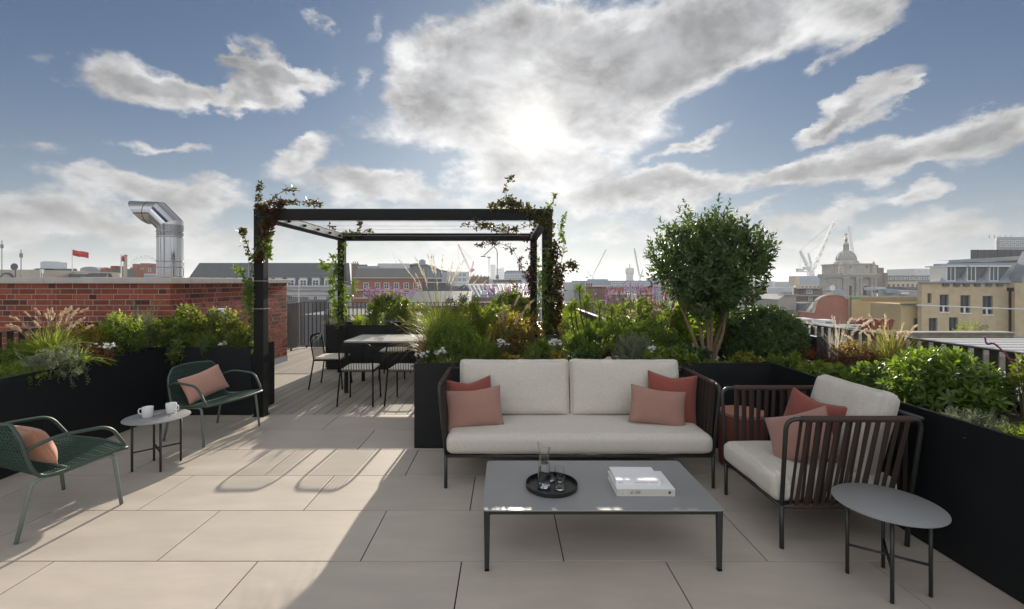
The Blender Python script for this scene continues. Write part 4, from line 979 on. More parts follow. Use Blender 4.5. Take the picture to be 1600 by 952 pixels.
# pine
t = thing('mugo_pine', 'bushy green mountain pine with upright candle tips behind the sofa', 'pine', (X_(938, 5.2), 5.2, SZ))
T, D, _ = crown_pts((0, 0, .20), (.52, .34, .34), 230, 77, -.3, (.4, 1), .2, .9, .3)
up_ = np.array([[-.24, .0, .80], [-.15, .05, .68], [-.19, -.1, .62], [.0, .05, .60], [-.28, .1, .62], [.12, -.05, .56], [-.34, 0, .58]]); T = np.concatenate([T, up_]); D = np.concatenate([D, np.tile([[0, 0, 1.]], (len(up_), 1))]); T = T[np.r_[0:150, len(T)-7:len(T)]]; D = D[np.r_[0:150, len(D)-7:len(D)]]
link('needles', np_mesh('needles', *merge([shoot_geo(T[:-7], D[:-7], 60, .07, .09, .0085, (66, 12), .2, 0, .05), shoot_geo(T[-7:], D[-7:], 90, .06, .155, .0105, (72, 8), .2, 0, .05)]), lf_pine), t, 'stuff')
b = stems_mb((0, 0, 0), T[:-7], 40, .008)
for q in up_: b.tube([(q[0]*.5, q[1]*.5, .1), (q[0]*.9, q[1]*.9, q[2]*.6), tuple(q)], [.011, .009, .005], 6)
b.build('branches', m_wood2, t)
shrub('lavender', 'grey blue lavender bush behind the right back cushion', (X_(992, 4.74), 4.74, SZ), (.24, .16, .25), 210, 18, .11, .040, .009, lf_grey, cz=.14, up=1.0, tilt=(55, 20), cat='plant')
t = shrub('salvia', 'purple flowering sage mass left of the small tree', (X_(1008, 5.42), 5.42, SZ), (.48, .22, .42), 280, 10, .10, .06, .030, lf_mid, cz=.28, fine=True, cat='flowers')
flower_spikes(t, (0, -.02, .48), (.48, .2), 70, .10, .38, lf_purple, 34, .020, .016)
shrub('choisya', 'dark green shrub below the purple sage', (X_(1018, 5.05), 5.05, SZ), (.34, .18, .32), 240, 10, .10, .055, .025, lf_mid, cz=.2, fine=True)
grass('bunny_tail', 'grass with soft rounded tan heads in front of the purple sage', (X_(1040, 5.1), 5.12, SZ), 120, .5, .2, .005, lf_grass, (10, .66, .09, .034, .010, 160, lf_plume, .18), .4, .05)
shrub('vine_shrub', 'backlit lime green broad leaved shrub behind the tree stems', (X_(1092, 5.52), 5.55, SZ), (.56, .14, .44), 260, 7, .10, .08, .060, leafmat('leaf_lime_vine', (.12, .19, .03), (.22, .29, .05), .55, (2.4, 2.4, .6)), cz=.30, fine=True, curl=.05)
shrub('ivy', 'ivy and low leaves spilling over the planter by the right sofa arm', (X_(1045, 4.6), 4.62, SZ+.02), (.32, .12, .15), 140, 8, .07, .055, .040, lf_mid, cz=.06, fine=True, cat='plant', zmin=-.8, up=.1)
shrub('hosta', 'blue green broad leaved plant at the foot of the small tree', (X_(1078, 4.78), 4.78, SZ), (.20, .14, .13), 44, 6, .05, .09, .07, lf_dark, cz=.08, fine=True, cat='plant')
cyclamen('white flowers at the planter edge right of the sofa back', 1020, 547, 4.66, 7)
shrub('heuchera', 'lime yellow leaved plant under the round box bush', (X_(1163, 4.66), 4.66, SZ), (.17, .08, .12), 60, 7, .05, .05, .036, leafmat('leaf_lime', (.13, .16, .025), (.22, .22, .04), .4, (2, 2, .7)), cz=.06, fine=True, cat='plant')
shrub('ground_ivy', 'low green leaves along the planter rim under the tree', (X_(1115, 4.6), 4.62, SZ+.02), (.30, .07, .06), 90, 7, .05, .036, .026, lf_mid, cz=.02, fine=True, cat='plant')
shrub('box_ball', 'dense dark green clipped box ball right of the small tree', (X_(1195, 5.1), 5.12, SZ), (.48, .38, .40), 2400, 9, .055, .036, .021, leafmat('leaf_box', (.030, .062, .020), (.085, .13, .04), .26, (2.6, 2.6, .8), .36), cz=.24, amt=.08, zmin=-.7, shell=(.66, 1), stems=30)
# small multi-stem tree
ty_ = 4.98; tb_ = Vector((X_(1106, ty_), ty_, SZ))
t = thing('osmanthus_tree', 'small multi stem evergreen tree with dark domed crown behind the sofa', 'tree', tb_)
cc = np.array([X_(1108, ty_)-tb_.x, 0, Z_(408, ty_)-SZ]); T, D, dd = crown_pts(cc, (.70, .56, .61), 1120, 5, -.92, (.38, 1.0), .24, .55, .35, .55)
low_ = dd[:, 2] < 0; T[low_, 0] = cc[0] + (T[low_, 0]-cc[0])*(1+dd[low_, 2]*.42); T[low_, 2] = cc[2] + (T[low_, 2]-cc[2])*1.10
tw = rdir(40); tw = tw[tw[:, 2] > .0][:16]; T = np.concatenate([T, cc + tw*[.74, .6, .72]]); D = np.concatenate([D, unit(tw + [0, 0, .8])])
link('crown', np_mesh('crown', *shoot_geo(T, D, 10, .15, .078, .034, (80, 25), .3, .3, .12, True), lf_tree), t, 'stuff')
trunk = MB(); twig = MB()
for k, (bx, tx_, tz) in enumerate(((-.10, -.33, .62), (-.05, -.20, .70), (.0, -.02, .72), (.03, .06, .80), (.09, .18, .68), (.06, .30, .70))):
    a = Vector((bx*.5, random.uniform(-.05, .05), -.02)); mid = Vector((bx + (tx_-bx)*.4, random.uniform(-.08, .08), tz*.5)); top = Vector((tx_*.9, random.uniform(-.15, .15), tz))
    c_ = curve([a, mid, top, top + Vector((tx_*.45, random.uniform(-.1, .1), .35))], 6); n = len(c_); trunk.tube(c_, [.021*(1-.6*i/n) for i in range(n)], 8)
    for i in range(5):
        s = c_[n//2 + i % (n//2)]; q = Vector(T[random.randrange(len(T))]); twig.tube([s, s.lerp(q, .5) + Vector((0, 0, .05)), s.lerp(q, .95)], [.008, .006, .003], 5)
trunk.build('trunk', m_wood, t, smooth=True); twig.build('branches', m_wood, t)
# --- right planter ---
shrub('rust_fern', 'rust tinged fern beside the box ball', (3.12, 4.92, SZ), (.28, .2, .20), 110, 14, .12, .030, .010, lf_rust, cz=.10, cat='plant')
shrub('sage_plant', 'dark green leafy plant below the rust fern', (2.85, 4.68, SZ), (.22, .2, .13), 90, 9, .07, .045, .024, lf_mid, cz=.07, fine=True, cat='plant')
grass('dry_grass', 'bleached wispy dry grass against the slatted railing', (3.34, 4.62, SZ), 90, .55, .26, .004, lf_silver, (16, .46, .10, .022, .006, 70, lf_silver, .3), .3, .05)
t = shrub('brown_mound', 'brown twiggy mound with orange leaf tips by the railing', (3.18, 4.2, SZ), (.30, .30, .25), 300, 9, .11, .038, .014, lf_brown, cz=.10, cat='plant', stems=90, smat=mat('brown_twig', (.11, .06, .035), .85))
T, D, _ = crown_pts((0, 0, .2), (.2, .2, .14), 40, 91, .3); link('leaf_tips', np_mesh('leaf_tips', *shoot_geo(T, D, 8, .05, .034, .018, fine=True), lf_yellow), t, 'stuff')
grass('feather_grass', 'pale upright grass with tall plumes between brown mound and green shrub', (3.36, 4.0, SZ), 320, .58, .30, .006, leafmat('pale_blade', (.13, .15, .05), (.26, .25, .10), .45, (2, 1.9, .9)), (14, .48, .12, .022, .006, 90, lf_plume, .3), .45, .07)
shrub('strawberry', 'low leafy green plants along the planter rim behind the armchair', (2.86, 4.05, SZ), (.17, .38, .12), 150, 8, .05, .055, .036, lf_mid, cz=.05, fine=True, cat='plant')
shrub('strawberry', 'brighter green leaves above the armchair back cushion', (2.98, 3.72, SZ), (.20, .20, .15), 90, 8, .05, .055, .036, lf_bright, cz=.08, fine=True, cat='plant')
shrub('pittosporum', 'bright green glossy mounded shrub above the right planter', (3.09, 3.26, SZ), (.32, .35, .25), 320, 12, .07, .078, .028, leafmat('leaf_choisya', (.06, .115, .026), (.16, .22, .045), .44, (2.3, 2.4, .7), .3), cz=.16, fine=True, amt=.10, zmin=-.6, shell=(.6, 1), up=.6, tilt=(88, 35))
shrub('heather', 'silvery grey low plant on the rim under the bright shrub', (2.80, 2.72, SZ), (.16, .24, .10), 240, 14, .07, .022, .007, lf_grey, cz=.03, cat='plant')
shrub('heather', 'green needle leaved low plant at the right edge of the picture on the rim', (2.84, 2.42, SZ), (.18, .20, .10), 220, 14, .07, .024, .007, lf_mid, cz=.03, cat='plant')
t = thing('foxglove', 'tall arching stalk of magenta flowers at the right edge', 'flowers', (X_(1612, 2.95), 2.95, SZ))
pts_ = [Vector((0, 0, 0)), Vector((-.03, 0, .22)), Vector((-.10, .02, .36)), Vector((-.19, .04, .47)), Vector((-.235, .05, .475)), Vector((-.25, .05, .52))]
c_ = curve(pts_, 8); MB().tube(c_, .0035, 6).build('stalk', m_stem, t)
gs = []
for a, b_ in zip(c_[16:], c_[17:]): gs.append(hairs(np.array(a), np.array(b_), 26, .009, .006, 1.5, False))
link('florets', np_mesh('florets', *merge(gs[:-10]), lf_magenta), t, 'stuff'); link('tip_florets', np_mesh('tip_florets', *merge(gs[-10:]), lf_purple), t, 'stuff')
shrub('clematis', 'pale green leafy climber at the right edge by the railing', (X_(1600, 2.9), 2.9, SZ), (.06, .10, .26), 22, 7, .12, .055, .034, lf_light, cz=.26, fine=True, cat='plant', amt=.3)
shrub('saxifrage', 'broad leaved low green plant on the rim at the lower right', (2.95, 2.05, SZ), (.26, .34, .12), 160, 8, .06, .045, .024, lf_mid, cz=.04, fine=True, cat='plant')
# small things among the plants
m_spot = mat('black_plastic', (.02, .02, .022), .45)
p0 = at(1106, 545, 4.70)
sp = thing('garden_spotlight', 'small black spike spotlight at the foot of the tree', 'spotlight', (p0.x, 4.70, SZ))
MB().tube([(0, 0, -.02), (0, 0, .12)], .005, 6).build('spike', m_spot, sp)
MB().tube([(.01, 0, .11), (-.022, -.01, .185)], [.016, .021], 12).build('head', m_spot, sp, smooth=40)
p0 = at(857, 540, 5.45)
lb = MB().box(p0.x-.11, p0.x+.11, 5.38, 5.55, .70, 1.02).build('junction_box', m_spot, bevel=.006); tag(lb, 'black box at the foot of the ivy clad pergola post', 'box')
p0 = at(1283, 540, 5.2)
lb = MB().box(3.36, 3.44, 4.95, 5.25, .80, 1.06).build('socket_box', m_spot, bevel=.006); tag(lb, 'black box fixed low on the slatted railing', 'box')
# --- climbers on the pergola ---
def vine(label, paths, mats_, dens=92, rad_=.07, L=.055, Wd=.034, loc=(0, 0, 0)):
    t = thing('climbing_vine', label, 'climber', loc); st = MB(); per = {k: [] for k in mats_}
    for (pts, dn, rr, mk) in paths:
        c = curve(pts, 10); st.tube(c, .0035, 5)
        ln = sum((b-a).length for a, b in zip(c, c[1:])); n = max(3, int(ln*dn*dens/60*1.0))
        idx = rng.integers(0, len(c)-1, n); f = rng.uniform(0, 1, n)[:, None]; A = np.array([tuple(v) for v in c]); P = A[idx]*(1-f) + A[idx+1]*f
        o = rdir(n)*rr*rng.uniform(.2, 1, (n, 1)); T = P + o; D = unit(o + np.array([0, 0, -.01]) + rng.normal(0, rr*.5, (n, 3)))
        per[mk].append(shoot_geo(T, D, 5, .05, L, Wd, (85, 30), .4, .25, .2, True))
    for mk, g in per.items():
        if g: link('leaves', np_mesh('leaves', *merge(g), MATS[mk]), t, 'stuff')
    st.build('stems', m_wood2, t); return t
V3 = Vector; a = PX0+.06; y = PY0-.02
vine('dark vine on the near left pergola post and beam corner', [
 ([V3((a-.1, y+.1, .8)), V3((a-.1, y+.05, 1.3)), V3((a-.09, y, 1.7)), V3((a+.02, y, 2.1)), V3((a+.08, y-.01, 2.45))], 22, .07, 'vine_leaf_green'),
 ([V3((a+.02, y, 1.9)), V3((a+.10, y-.01, 2.2)), V3((a+.17, y, 2.42)), V3((a+.05, y, 2.56))], 120, .09, 'vine_leaf_red'),
 ([V3((a+.05, y, 2.3)), V3((a+.2, y, 2.5)), V3((a+.3, y, 2.6))], 120, .08, 'vine_leaf_red'),
 ([V3((a, y, 2.5)), V3((a+.01, y, 2.65)), V3((a+.03, y, 2.82))], 60, .05, 'vine_leaf'),
 ([V3((a, y, 2.55)), V3((a+.25, y, 2.62)), V3((a+.50, y+.1, 2.64)), V3((a+.7, y+.1, 2.62))], 45, .06, 'vine_leaf'),
 ([V3((a+.15, y, 2.6)), V3((a+.30, y, 2.75)), V3((a+.52, y, 2.76))], 14, .03, 'vine_leaf'),
 ([V3((a+.1, y, 2.25)), V3((a+.12, y, 2.05)), V3((a+.13, y, 1.95))], 90, .07, 'vine_leaf_green'),
 ([V3((a-.05, y, 1.9)), V3((a-.16, y, 2.2)), V3((a-.19, y, 2.3))], 36, .05, 'vine_leaf'),
 ([V3((a-.08, y, 1.5)), V3((a-.2, y, 1.75)), V3((a-.3, y, 1.85))], 28, .07, 'vine_leaf_green'),
 ([V3((a-.10, y+.1, 1.0)), V3((a-.14, y+.05, 1.4)), V3((a-.1, y, 1.62))], 60, .09, 'vine_leaf_green')], ('vine_leaf', 'vine_leaf_red', 'vine_leaf_green'))
a = PX1-.06
vine('thick vine wrapping the near right pergola post and beam corner', [
 ([V3((a, y, .85)), V3((a+.05, y, 1.3)), V3((a+.06, y, 1.8)), V3((a, y, 2.3)), V3((a-.02, y, 2.5))], 95, .10, 'vine_leaf'),
 ([V3((a+.1, y, .85)), V3((a+.12, y, 1.3)), V3((a+.14, y, 1.7)), V3((a+.08, y, 2.1))], 90, .09, 'vine_leaf_red'),
 ([V3((a+.08, y, 1.5)), V3((a+.2, y, 1.8)), V3((a+.3, y, 1.86)), V3((a+.36, y, 1.82))], 55, .07, 'vine_leaf'),
 ([V3((a+.1, y, 1.7)), V3((a+.2, y, 2.05)), V3((a+.16, y, 2.3)), V3((a+.2, y, 2.45))], 24, .04, 'vine_leaf_green'),
 ([V3((a, y, 2.35)), V3((a-.2, y, 2.5)), V3((a-.45, y, 2.6)), V3((a-.72, y, 2.56))], 95, .09, 'vine_leaf'),
 ([V3((a-.4, y, 2.55)), V3((a-.5, y, 2.7)), V3((a-.5, y, 2.85)), V3((a-.42, y, 2.95))], 26, .04, 'vine_leaf'),
 ([V3((a, y, 2.5)), V3((a+.06, y, 2.62)), V3((a+.09, y, 2.72))], 30, .03, 'vine_leaf_green'),
 ([V3((a-.1, y, 2.4)), V3((a-.35, y, 2.3)), V3((a-.7, y, 2.32)), V3((a-.9, y, 2.4))], 34, .05, 'vine_leaf'),
 ([V3((a+.02, y-.02, 1.0)), V3((a-.05, y-.02, 1.5)), V3((a+.0, y-.02, 2.0))], 45, .07, 'vine_leaf_green'),
 ([V3((a+.05, y, .85)), V3((a-.0, y, 1.1)), V3((a+.12, y, 1.3))], 100, .12, 'vine_leaf')], ('vine_leaf', 'vine_leaf_red', 'vine_leaf_green'))
a = PX0+.06; y = PY1-.16
vine('green vine on the far left pergola post', [
 ([V3((a, y, .85)), V3((a+.06, y, 1.4)), V3((a-.05, y, 1.9)), V3((a+.05, y, 2.3))], 36, .12, 'vine_leaf_green'),
 ([V3((a-.06, y, 1.0)), V3((a-.14, y, 1.4)), V3((a-.1, y, 1.7)), V3((a-.14, y, 2.1))], 34, .10, 'vine_leaf_green'),
 ([V3((a-.1, y, 1.55)), V3((a-.25, y, 1.85)), V3((a-.32, y, 2.0))], 30, .08, 'vine_leaf_green'),
 ([V3((a+.05, y, 1.2)), V3((a+.2, y, 1.4)), V3((a+.24, y, 1.7))], 26, .09, 'vine_leaf_green'),
 ([V3((a, y, 2.3)), V3((a+.1, y, 2.5)), V3((a+.4, y, 2.55)), V3((a+.6, y, 2.6))], 42, .09, 'vine_leaf'),
 ([V3((a+.3, y, 2.5)), V3((a+.36, y, 2.7)), V3((a+.36, y, 2.82))], 18, .04, 'vine_leaf'),
 ([V3((a, y, 2.4)), V3((a-.06, y, 2.55)), V3((a-.2, y, 2.7))], 24, .05, 'vine_leaf_red')], ('vine_leaf', 'vine_leaf_red', 'vine_leaf_green'), L=.07, Wd=.044)
a = PX1-.06
vine('red tinged vine on the far right pergola post', [
 ([V3((a, y, .85)), V3((a-.06, y, 1.4)), V3((a-.05, y, 1.9)), V3((a, y, 2.4))], 46, .12, 'vine_leaf_red'),
 ([V3((a-.05, y, 1.6)), V3((a-.22, y, 1.9)), V3((a-.4, y, 2.25)), V3((a-.75, y, 2.38)), V3((a-1.0, y, 2.32))], 34, .10, 'vine_leaf_red'),
 ([V3((a, y, 2.4)), V3((a-.3, y, 2.5)), V3((a-.8, y, 2.62)), V3((a-1.25, y, 2.68))], 30, .09, 'vine_leaf_red'),
 ([V3((a-.1, y, 1.2)), V3((a-.3, y, 1.5)), V3((a-.42, y, 1.66))], 24, .09, 'vine_leaf'),
 ([V3((a+.05, y, 1.0)), V3((a+.1, y, 1.5)), V3((a+.06, y, 2.1))], 40, .10, 'vine_leaf_green')], ('vine_leaf', 'vine_leaf_red', 'vine_leaf_green'), L=.055, Wd=.034)
# ---------------- the city beyond ----------------
GZ = -22.0
g = MB(); R_ = 6000; n_ = 48
g.add([(0, 0, GZ)] + [(R_*math.cos(2*pi*k/n_), R_*math.sin(2*pi*k/n_), GZ) for k in range(n_)], [(0, k+1, (k+1) % n_+1) for k in range(n_)])
g.build('ground', mat('city_ground', (.16, .155, .15), .9, var=.3, vscale=.02), kind='structure')
def facade(name, c, var=.12, sc=.35, rough=.85): return mat(name, c, rough, var=var, vscale=sc, bump=.2, bscale=6, spec=.25)
m_slate = facade('slate_roof', (.075, .088, .10), .18, .8, .55); m_slate2 = facade('grey_slate', (.13, .145, .155), .18, .8, .6)
m_white = facade('white_stucco', (.52, .54, .56)); m_redb = facade('red_brick_facade', (.30, .115, .075)); m_tan = facade('yellow_stock_brick', (.54, .445, .29), .14, 1.5)
m_tan2 = facade('pale_yellow_brick', (.50, .40, .225), .12, .6); m_salmon = facade('salmon_brick', (.36, .165, .135), .14, .9); m_brown = facade('brown_brick', (.20, .145, .11), .2, 1.2)
m_grey = facade('grey_concrete', (.33, .335, .335), .1); m_dgrey = facade('dark_grey_roof', (.12, .13, .14), .15); m_port = facade('portland_stone', (.40, .38, .345), .25, .5)
m_metal = facade('zinc_roof', (.30, .34, .39), .1, .4, .7); m_blue = facade('blue_grey_metal', (.25, .31, .38), .1, .3, .45); m_cream2 = facade('cream_render', (.50, .46, .38))
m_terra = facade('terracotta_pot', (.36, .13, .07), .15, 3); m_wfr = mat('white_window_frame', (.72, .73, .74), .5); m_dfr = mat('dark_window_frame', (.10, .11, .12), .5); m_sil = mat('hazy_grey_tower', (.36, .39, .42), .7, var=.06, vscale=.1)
m_pane = mat('window_pane', (.035, .045, .055), .08, spec=.8); m_gpane = mat('green_pane', (.07, .10, .10), .08, spec=.8); m_curt = mat('curtain_wall_glass', (.22, .30, .34), .12, spec=.8)
m_crane = mat('white_crane_steel', (.62, .64, .66), .5); m_cred = mat('red_crane_steel', (.48, .10, .07), .5); m_cgrey = mat('grey_crane_steel', (.24, .25, .27), .6)
def B(label, cat, Y, x=None, name=None):
    return thing(name or cat.replace(' ', '_'), label, cat, (X_(x, Y) if x is not None else 0, Y, GZ))
def loc_(t, px, py=None, dy=0):      # photo point on the building's front plane -> local x, z
    Y = t.location.y + dy; X = X_(px, Y) - t.location.x
    return (X, Z_(py, Y) - GZ) if py is not None else X
WC = {}
def win(t, px, y0, y1, wpx, fm, pm=None, mull=1, trans=1, dy=0.0, sill=False, proud=.06):
    """a framed window (part) with its pane (sub-part) on the front plane of a building"""
    Y = t.location.y; w = wpx*Y/F; h = (y1-y0)*Y/F; key = (round(w, 2), round(h, 2), fm.name, mull, trans, proud)
    if key not in WC:
        f = max(.05, min(.12, w*.09)); b = MB()
        b.box(-w/2, -w/2+f, -proud, .05, 0, h).box(w/2-f, w/2, -proud, .05, 0, h).box(-w/2+f, w/2-f, -proud, .05, 0, f).box(-w/2+f, w/2-f, -proud, .05, h-f, h)
        for k in range(mull): xx = -w/2 + w*(k+1)/(mull+1); b.box(xx-f*.3, xx+f*.3, -proud*.7, .03, f, h-f)
        for k in range(trans): zz = h*(k+1)/(trans+1); b.box(-w/2+f, w/2-f, -proud*.6, .03, zz-f*.28, zz+f*.28)
        if sill: b.box(-w/2-.1, w/2+.1, -proud-.1, .05, -.1, -.003)
        WC[key] = (b.mesh('window', fm), MB().box(-w/2+f*.5, w/2-f*.5, -.02, .02, f*.5, h-f*.5).mesh('pane', pm or m_pane))
    X, z = loc_(t, px, y1); o = link('window', WC[key][0], t, loc=(X, dy, z)); link('pane', WC[key][1], o); return o
def wall_holes(b, x0, x1, z0, z1, holes, y0, y1):   # holes: (xa, xb, za, zb)
    xs = sorted({x0, x1} | {v for h in holes for v in h[:2] if x0 < v < x1}); zs = sorted({z0, z1} | {v for h in holes for v in h[2:] if z0 < v < z1})
    for i in range(len(xs)-1):
        run = None
        for j in range(len(zs)-1):
            cx_, cz_ = (xs[i]+xs[i+1])/2, (zs[j]+zs[j+1])/2
            if any(h[0] < cx_ < h[1] and h[2] < cz_ < h[3] for h in holes):
                if run is not None: b.box(xs[i], xs[i+1], y0, y1, run, zs[j]); run = None
            elif run is None: run = zs[j]
        if run is not None: b.box(xs[i], xs[i+1], y0, y1, run, z1)
    return b
def block(t, x0, x1, ytop, depth, m, name='walls', ybot=None, dy=0, bevel=0):
    a, z = loc_(t, x0, ytop, dy); b_ = loc_(t, x1, None, dy); zb = 0 if ybot is None else loc_(t, x0, ybot, dy)[1]
    k = depth/(t.location.y+dy)*.95; q = t.location.x; kl, kr = (k*(a+q) if a+q > 0 else 0), (k*(b_+q) if b_+q < 0 else 0)   # rear corners splay along the view rays to hide side faces
    if a+kl > b_+kr-.3: kl = kr = 0
    return MB().slab([(a, dy), (b_, dy), (b_+kr, dy+depth), (a+kl, dy+depth)], zb, z).build(name, m, t)
def mansard(t, x0, x1, ybot, ytop, setback, depth, m, name='roof', ends=True, e=None):
    a, z0 = loc_(t, x0, ybot); b_ = loc_(t, x1); z1 = loc_(t, x0, ytop, setback)[1]; e = setback*.5 if e is None else e; el_ = e if ends else 0; k = depth/t.location.y*.95; q = t.location.x; kl, kr = (k*(a+q) if a+q > 0 else 0), (k*(b_+q) if b_+q < 0 else 0)
    return MB().add([(a, 0, z0), (b_, 0, z0), (b_+kr, depth, z0), (a+kl, depth, z0), (a+el_, setback, z1), (b_-el_, setback, z1), (b_-el_+kr, depth-setback, z1), (a+el_+kl, depth-setback, z1)],
        [(0, 1, 5, 4), (1, 2, 6, 5), (2, 3, 7, 6), (3, 0, 4, 7), (4, 5, 6, 7), (3, 2, 1, 0)]).build(name, m, t)
def band(t, x0, x1, y0, y1, m, proud=.25, name='cornice'):
    a, z1 = loc_(t, x0, y0); b_ = loc_(t, x1); z0 = loc_(t, x0, y1)[1]; return MB().box(a, b_, -proud, .05, z0, z1).build(name, m, t)
def pots(t, xs, y0, y1, wpx, m=None, dy=.4):
    Y = t.location.y; r = wpx*Y/F/2; me = None
    for px in xs:
        X, z0 = loc_(t, px, y1); h = (y1-y0)*Y/F
        if me is None: me = MB().lathe([(r, 0), (r*.82, h*.12), (r*.74, h*.85), (r*.95, h*.88), (r*.95, h), (r*.6, h)], 10).mesh('chimney_pot', m or m_terra)
        link('chimney_pot', me, t, loc=(X, dy, z0-.03))

# -- long slate roofed white building behind the pergola
t = B('long white stucco building with slate mansard roof behind the pergola', 'building', 105, 420)
block(t, 284, 551, 447, 16, m_white); mansard(t, 286, 549, 446.6, 411, 3.2, 16, m_slate, e=1.6); band(t, 283, 552, 446.2, 449, m_white, .5); band(t, 284, 551, 452, 454, m_port, .6); band(t, 284, 551, 459.5, 461, m_white, .3)
a, z = loc_(t, 286, 427.5); MB().box(a+.9, loc_(t, 549)-.9, 1.62, 1.95, z-.12, z+.1).build('roof_break', m_slate2, t)
Yb = 105
dm = MB().box(-.85, .85, -.05, 1.6, 0, 1.75).mesh('dormer', m_wfr); dp_ = MB().box(-.62, .62, -.075, -.04, .12, 1.2).mesh('pane', m_pane); dr_ = MB().box(-1.0, 1.0, -.18, 1.7, 1.752, 1.9).mesh('dormer_roof', m_metal); dmu = MB().box(-.05, .05, -.11, -.077, .12, 1.2).box(-.62, -.052, -.11, -.077, .64, .72).box(.052, .62, -.11, -.077, .64, .72).mesh('glazing_bar', m_wfr)
for k in range(14):
    px = 300 + k*19.3
    if px > 545: break
    X, z = loc_(t, px, 446.5); o = link('dormer', dm, t, loc=(X, .1, z)); link('pane', dp_, o); link('dormer_roof', dr_, o); link('glazing_bar', dmu, o)
for k in range(14):
    px = 300 + k*19.3
    if px < 546 and px > 430: win(t, px, 463, 471, 6, m_wfr, mull=1, trans=1); win(t, px, 482, 492, 6, m_wfr)
block(t, 443, 452, 462, .8, m_slate2, 'bay', 478, -.8); block(t, 457, 481, 464.5, 1.0, m_brown, 'brick_bay', 492, -1.0)
t = B('dark brick chimney stack at the right end of the slate mansard', 'chimney', 103, 555); block(t, 549, 560, 413, 3, m_brown, 'stack'); block(t, 548, 561, 411.5, 3.4, m_port, 'cap', 413, -.2); pots(t, (551.5, 554.5, 557.5), 408.5, 411.6, 1.8, m_brown)
t = B('slim white flagpole standing before the white stucco building', 'pole', 60, 467); MB().tube([(0, 0, 0), (0, 0, loc_(t, 467, 437)[1])], [.12, .05], 8).build('pole', m_wfr, t)
# -- red brick building
t = B('red brick building with grey mansard roof right of the far pergola post', 'building', 92, 600)
block(t, 553, 667, 434.5, 14, m_redb); mansard(t, 553, 668, 434.2, 419.5, 1.2, 14, facade('olive_grey_roof', (.14, .145, .14)), e=.4); band(t, 552, 668, 433.6, 435.2, m_cream2, .35); band(t, 552, 668, 452.5, 454.5, m_cream2, .3); band(t, 552, 668, 465, 467, m_cream2, .3)
for px in (572, 590, 604, 619.5, 635, 650): win(t, px, 442, 451.5, 8, m_wfr, mull=1, trans=1); win(t, px, 457, 464.5, 8, m_wfr)
t = B('white rooftop storey above the red brick building', 'building', 112, 590); block(t, 549, 592, 415.8, 8, m_metal, 'walls'); block(t, 558, 574, 413.6, 4, m_dgrey, 'plant_box', 415.8, 1); block(t, 590, 640, 411.8, 8, m_white, 'upper_walls', 420, 1)
# -- glass vaulted building
t = B('modern building with curved glass roof and rooftop flues', 'building', 118, 660)
Y = 118; prof = [(615, 420), (625, 416.5), (640, 413.2), (652, 411.5), (668, 413), (682, 417.5), (690.5, 422)]
P = [loc_(t, px, py) for px, py in prof]; zb = loc_(t, 615, 446)[1]
MB().prism([(P[0][0], zb)] + P + [(P[-1][0], zb)], .25, 22).build('walls', m_dgrey, t)
MB().prism(P + [(x, z-.35) for x, z in P[::-1]], -1.2, 22.2).build('roof_edge', m_metal, t)
for k in range(9):
    xa = 637.5 + k*5.7; xb = xa + 5.2; ya = np.interp([xa, xb], [p_[0] for p_ in prof], [p_[1] for p_ in prof]) + 2.8
    a, za = loc_(t, xa, ya[0]); b_, zb2 = loc_(t, xb, ya[1]); zc = loc_(t, xa, 433)[1]; MB().prism([(a, zc), (a, za), (b_, zb2), (b_, zc)], 0, .24).build('glass_panel', m_curt, t)
block(t, 637, 690, 433.5, .5, m_white, 'spandrel', 436, -.3)
for px in (650.5, 653.2, 656): MB().tube([(loc_(t, px), 6, loc_(t, px, 414)[1]), (loc_(t, px), 6, loc_(t, px, 403.5 + abs(px-653)*.5)[1])], .42, 8).build('flue_pipe', m_metal, t)
t = B('dark slate roofed block below the glass vaulted building', 'building', 80, 665); block(t, 660, 702, 441, 10, m_slate); band(t, 668, 726, 441, 442, m_wfr, .3, 'parapet')
t = B('small dark blue box standing behind the plumes', 'building', 84, 699); block(t, 690, 706, 424.5, 6, m_sil)
t = B('white glazed office box left of the red and white crane', 'building', 150, 719)
block(t, 705, 733, 424.5, 12, m_white)
for r_ in range(2):
    for px in (711.5, 718.5, 725.5): win(t, px, 426.5+r_*7.5, 432.5+r_*7.5, 6.2, m_wfr, m_curt, 1, 0)
# -- far trees and towers
for k, (px, y0, lab) in enumerate(((740, 430, 'bare brown treetop left of the hazy towers'), (750, 428.5, 'rounded brown treetop beside the hazy towers'), (760, 430.5, 'lower brown treetop touching the hazy towers'))):
    t = thing('plane_tree', lab, 'tree', (X_(px, 160), 160, GZ), 0); hh = Z_(y0, 160)-GZ
    T, D, _ = crown_pts((0, 0, hh-2.4), (2.2, 2.0, 2.4), 170, 60+k, -.8); link('crown', np_mesh('crown', *shoot_geo(T, D, 7, .7, .5, .35), lf_brown), t, 'stuff'); MB().tube([(0, 0, 0), (.1, 0, hh*.6), (0, 0, hh-1.5)], [.4, .3, .12], 8).build('trunk', m_wood2, t)
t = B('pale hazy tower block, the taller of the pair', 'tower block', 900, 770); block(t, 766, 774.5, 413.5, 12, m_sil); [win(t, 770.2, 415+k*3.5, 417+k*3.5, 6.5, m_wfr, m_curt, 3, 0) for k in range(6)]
t = B('pale hazy tower block, the lower of the pair', 'tower block', 950, 781); block(t, 775, 788, 419.5, 16, m_sil); block(t, 783, 787, 418, 6, m_sil, 'roof_house', 419.5, 2); [win(t, 781.5, 422+k*3.5, 424+k*3.5, 10, m_wfr, m_curt, 4, 0) for k in range(5)]
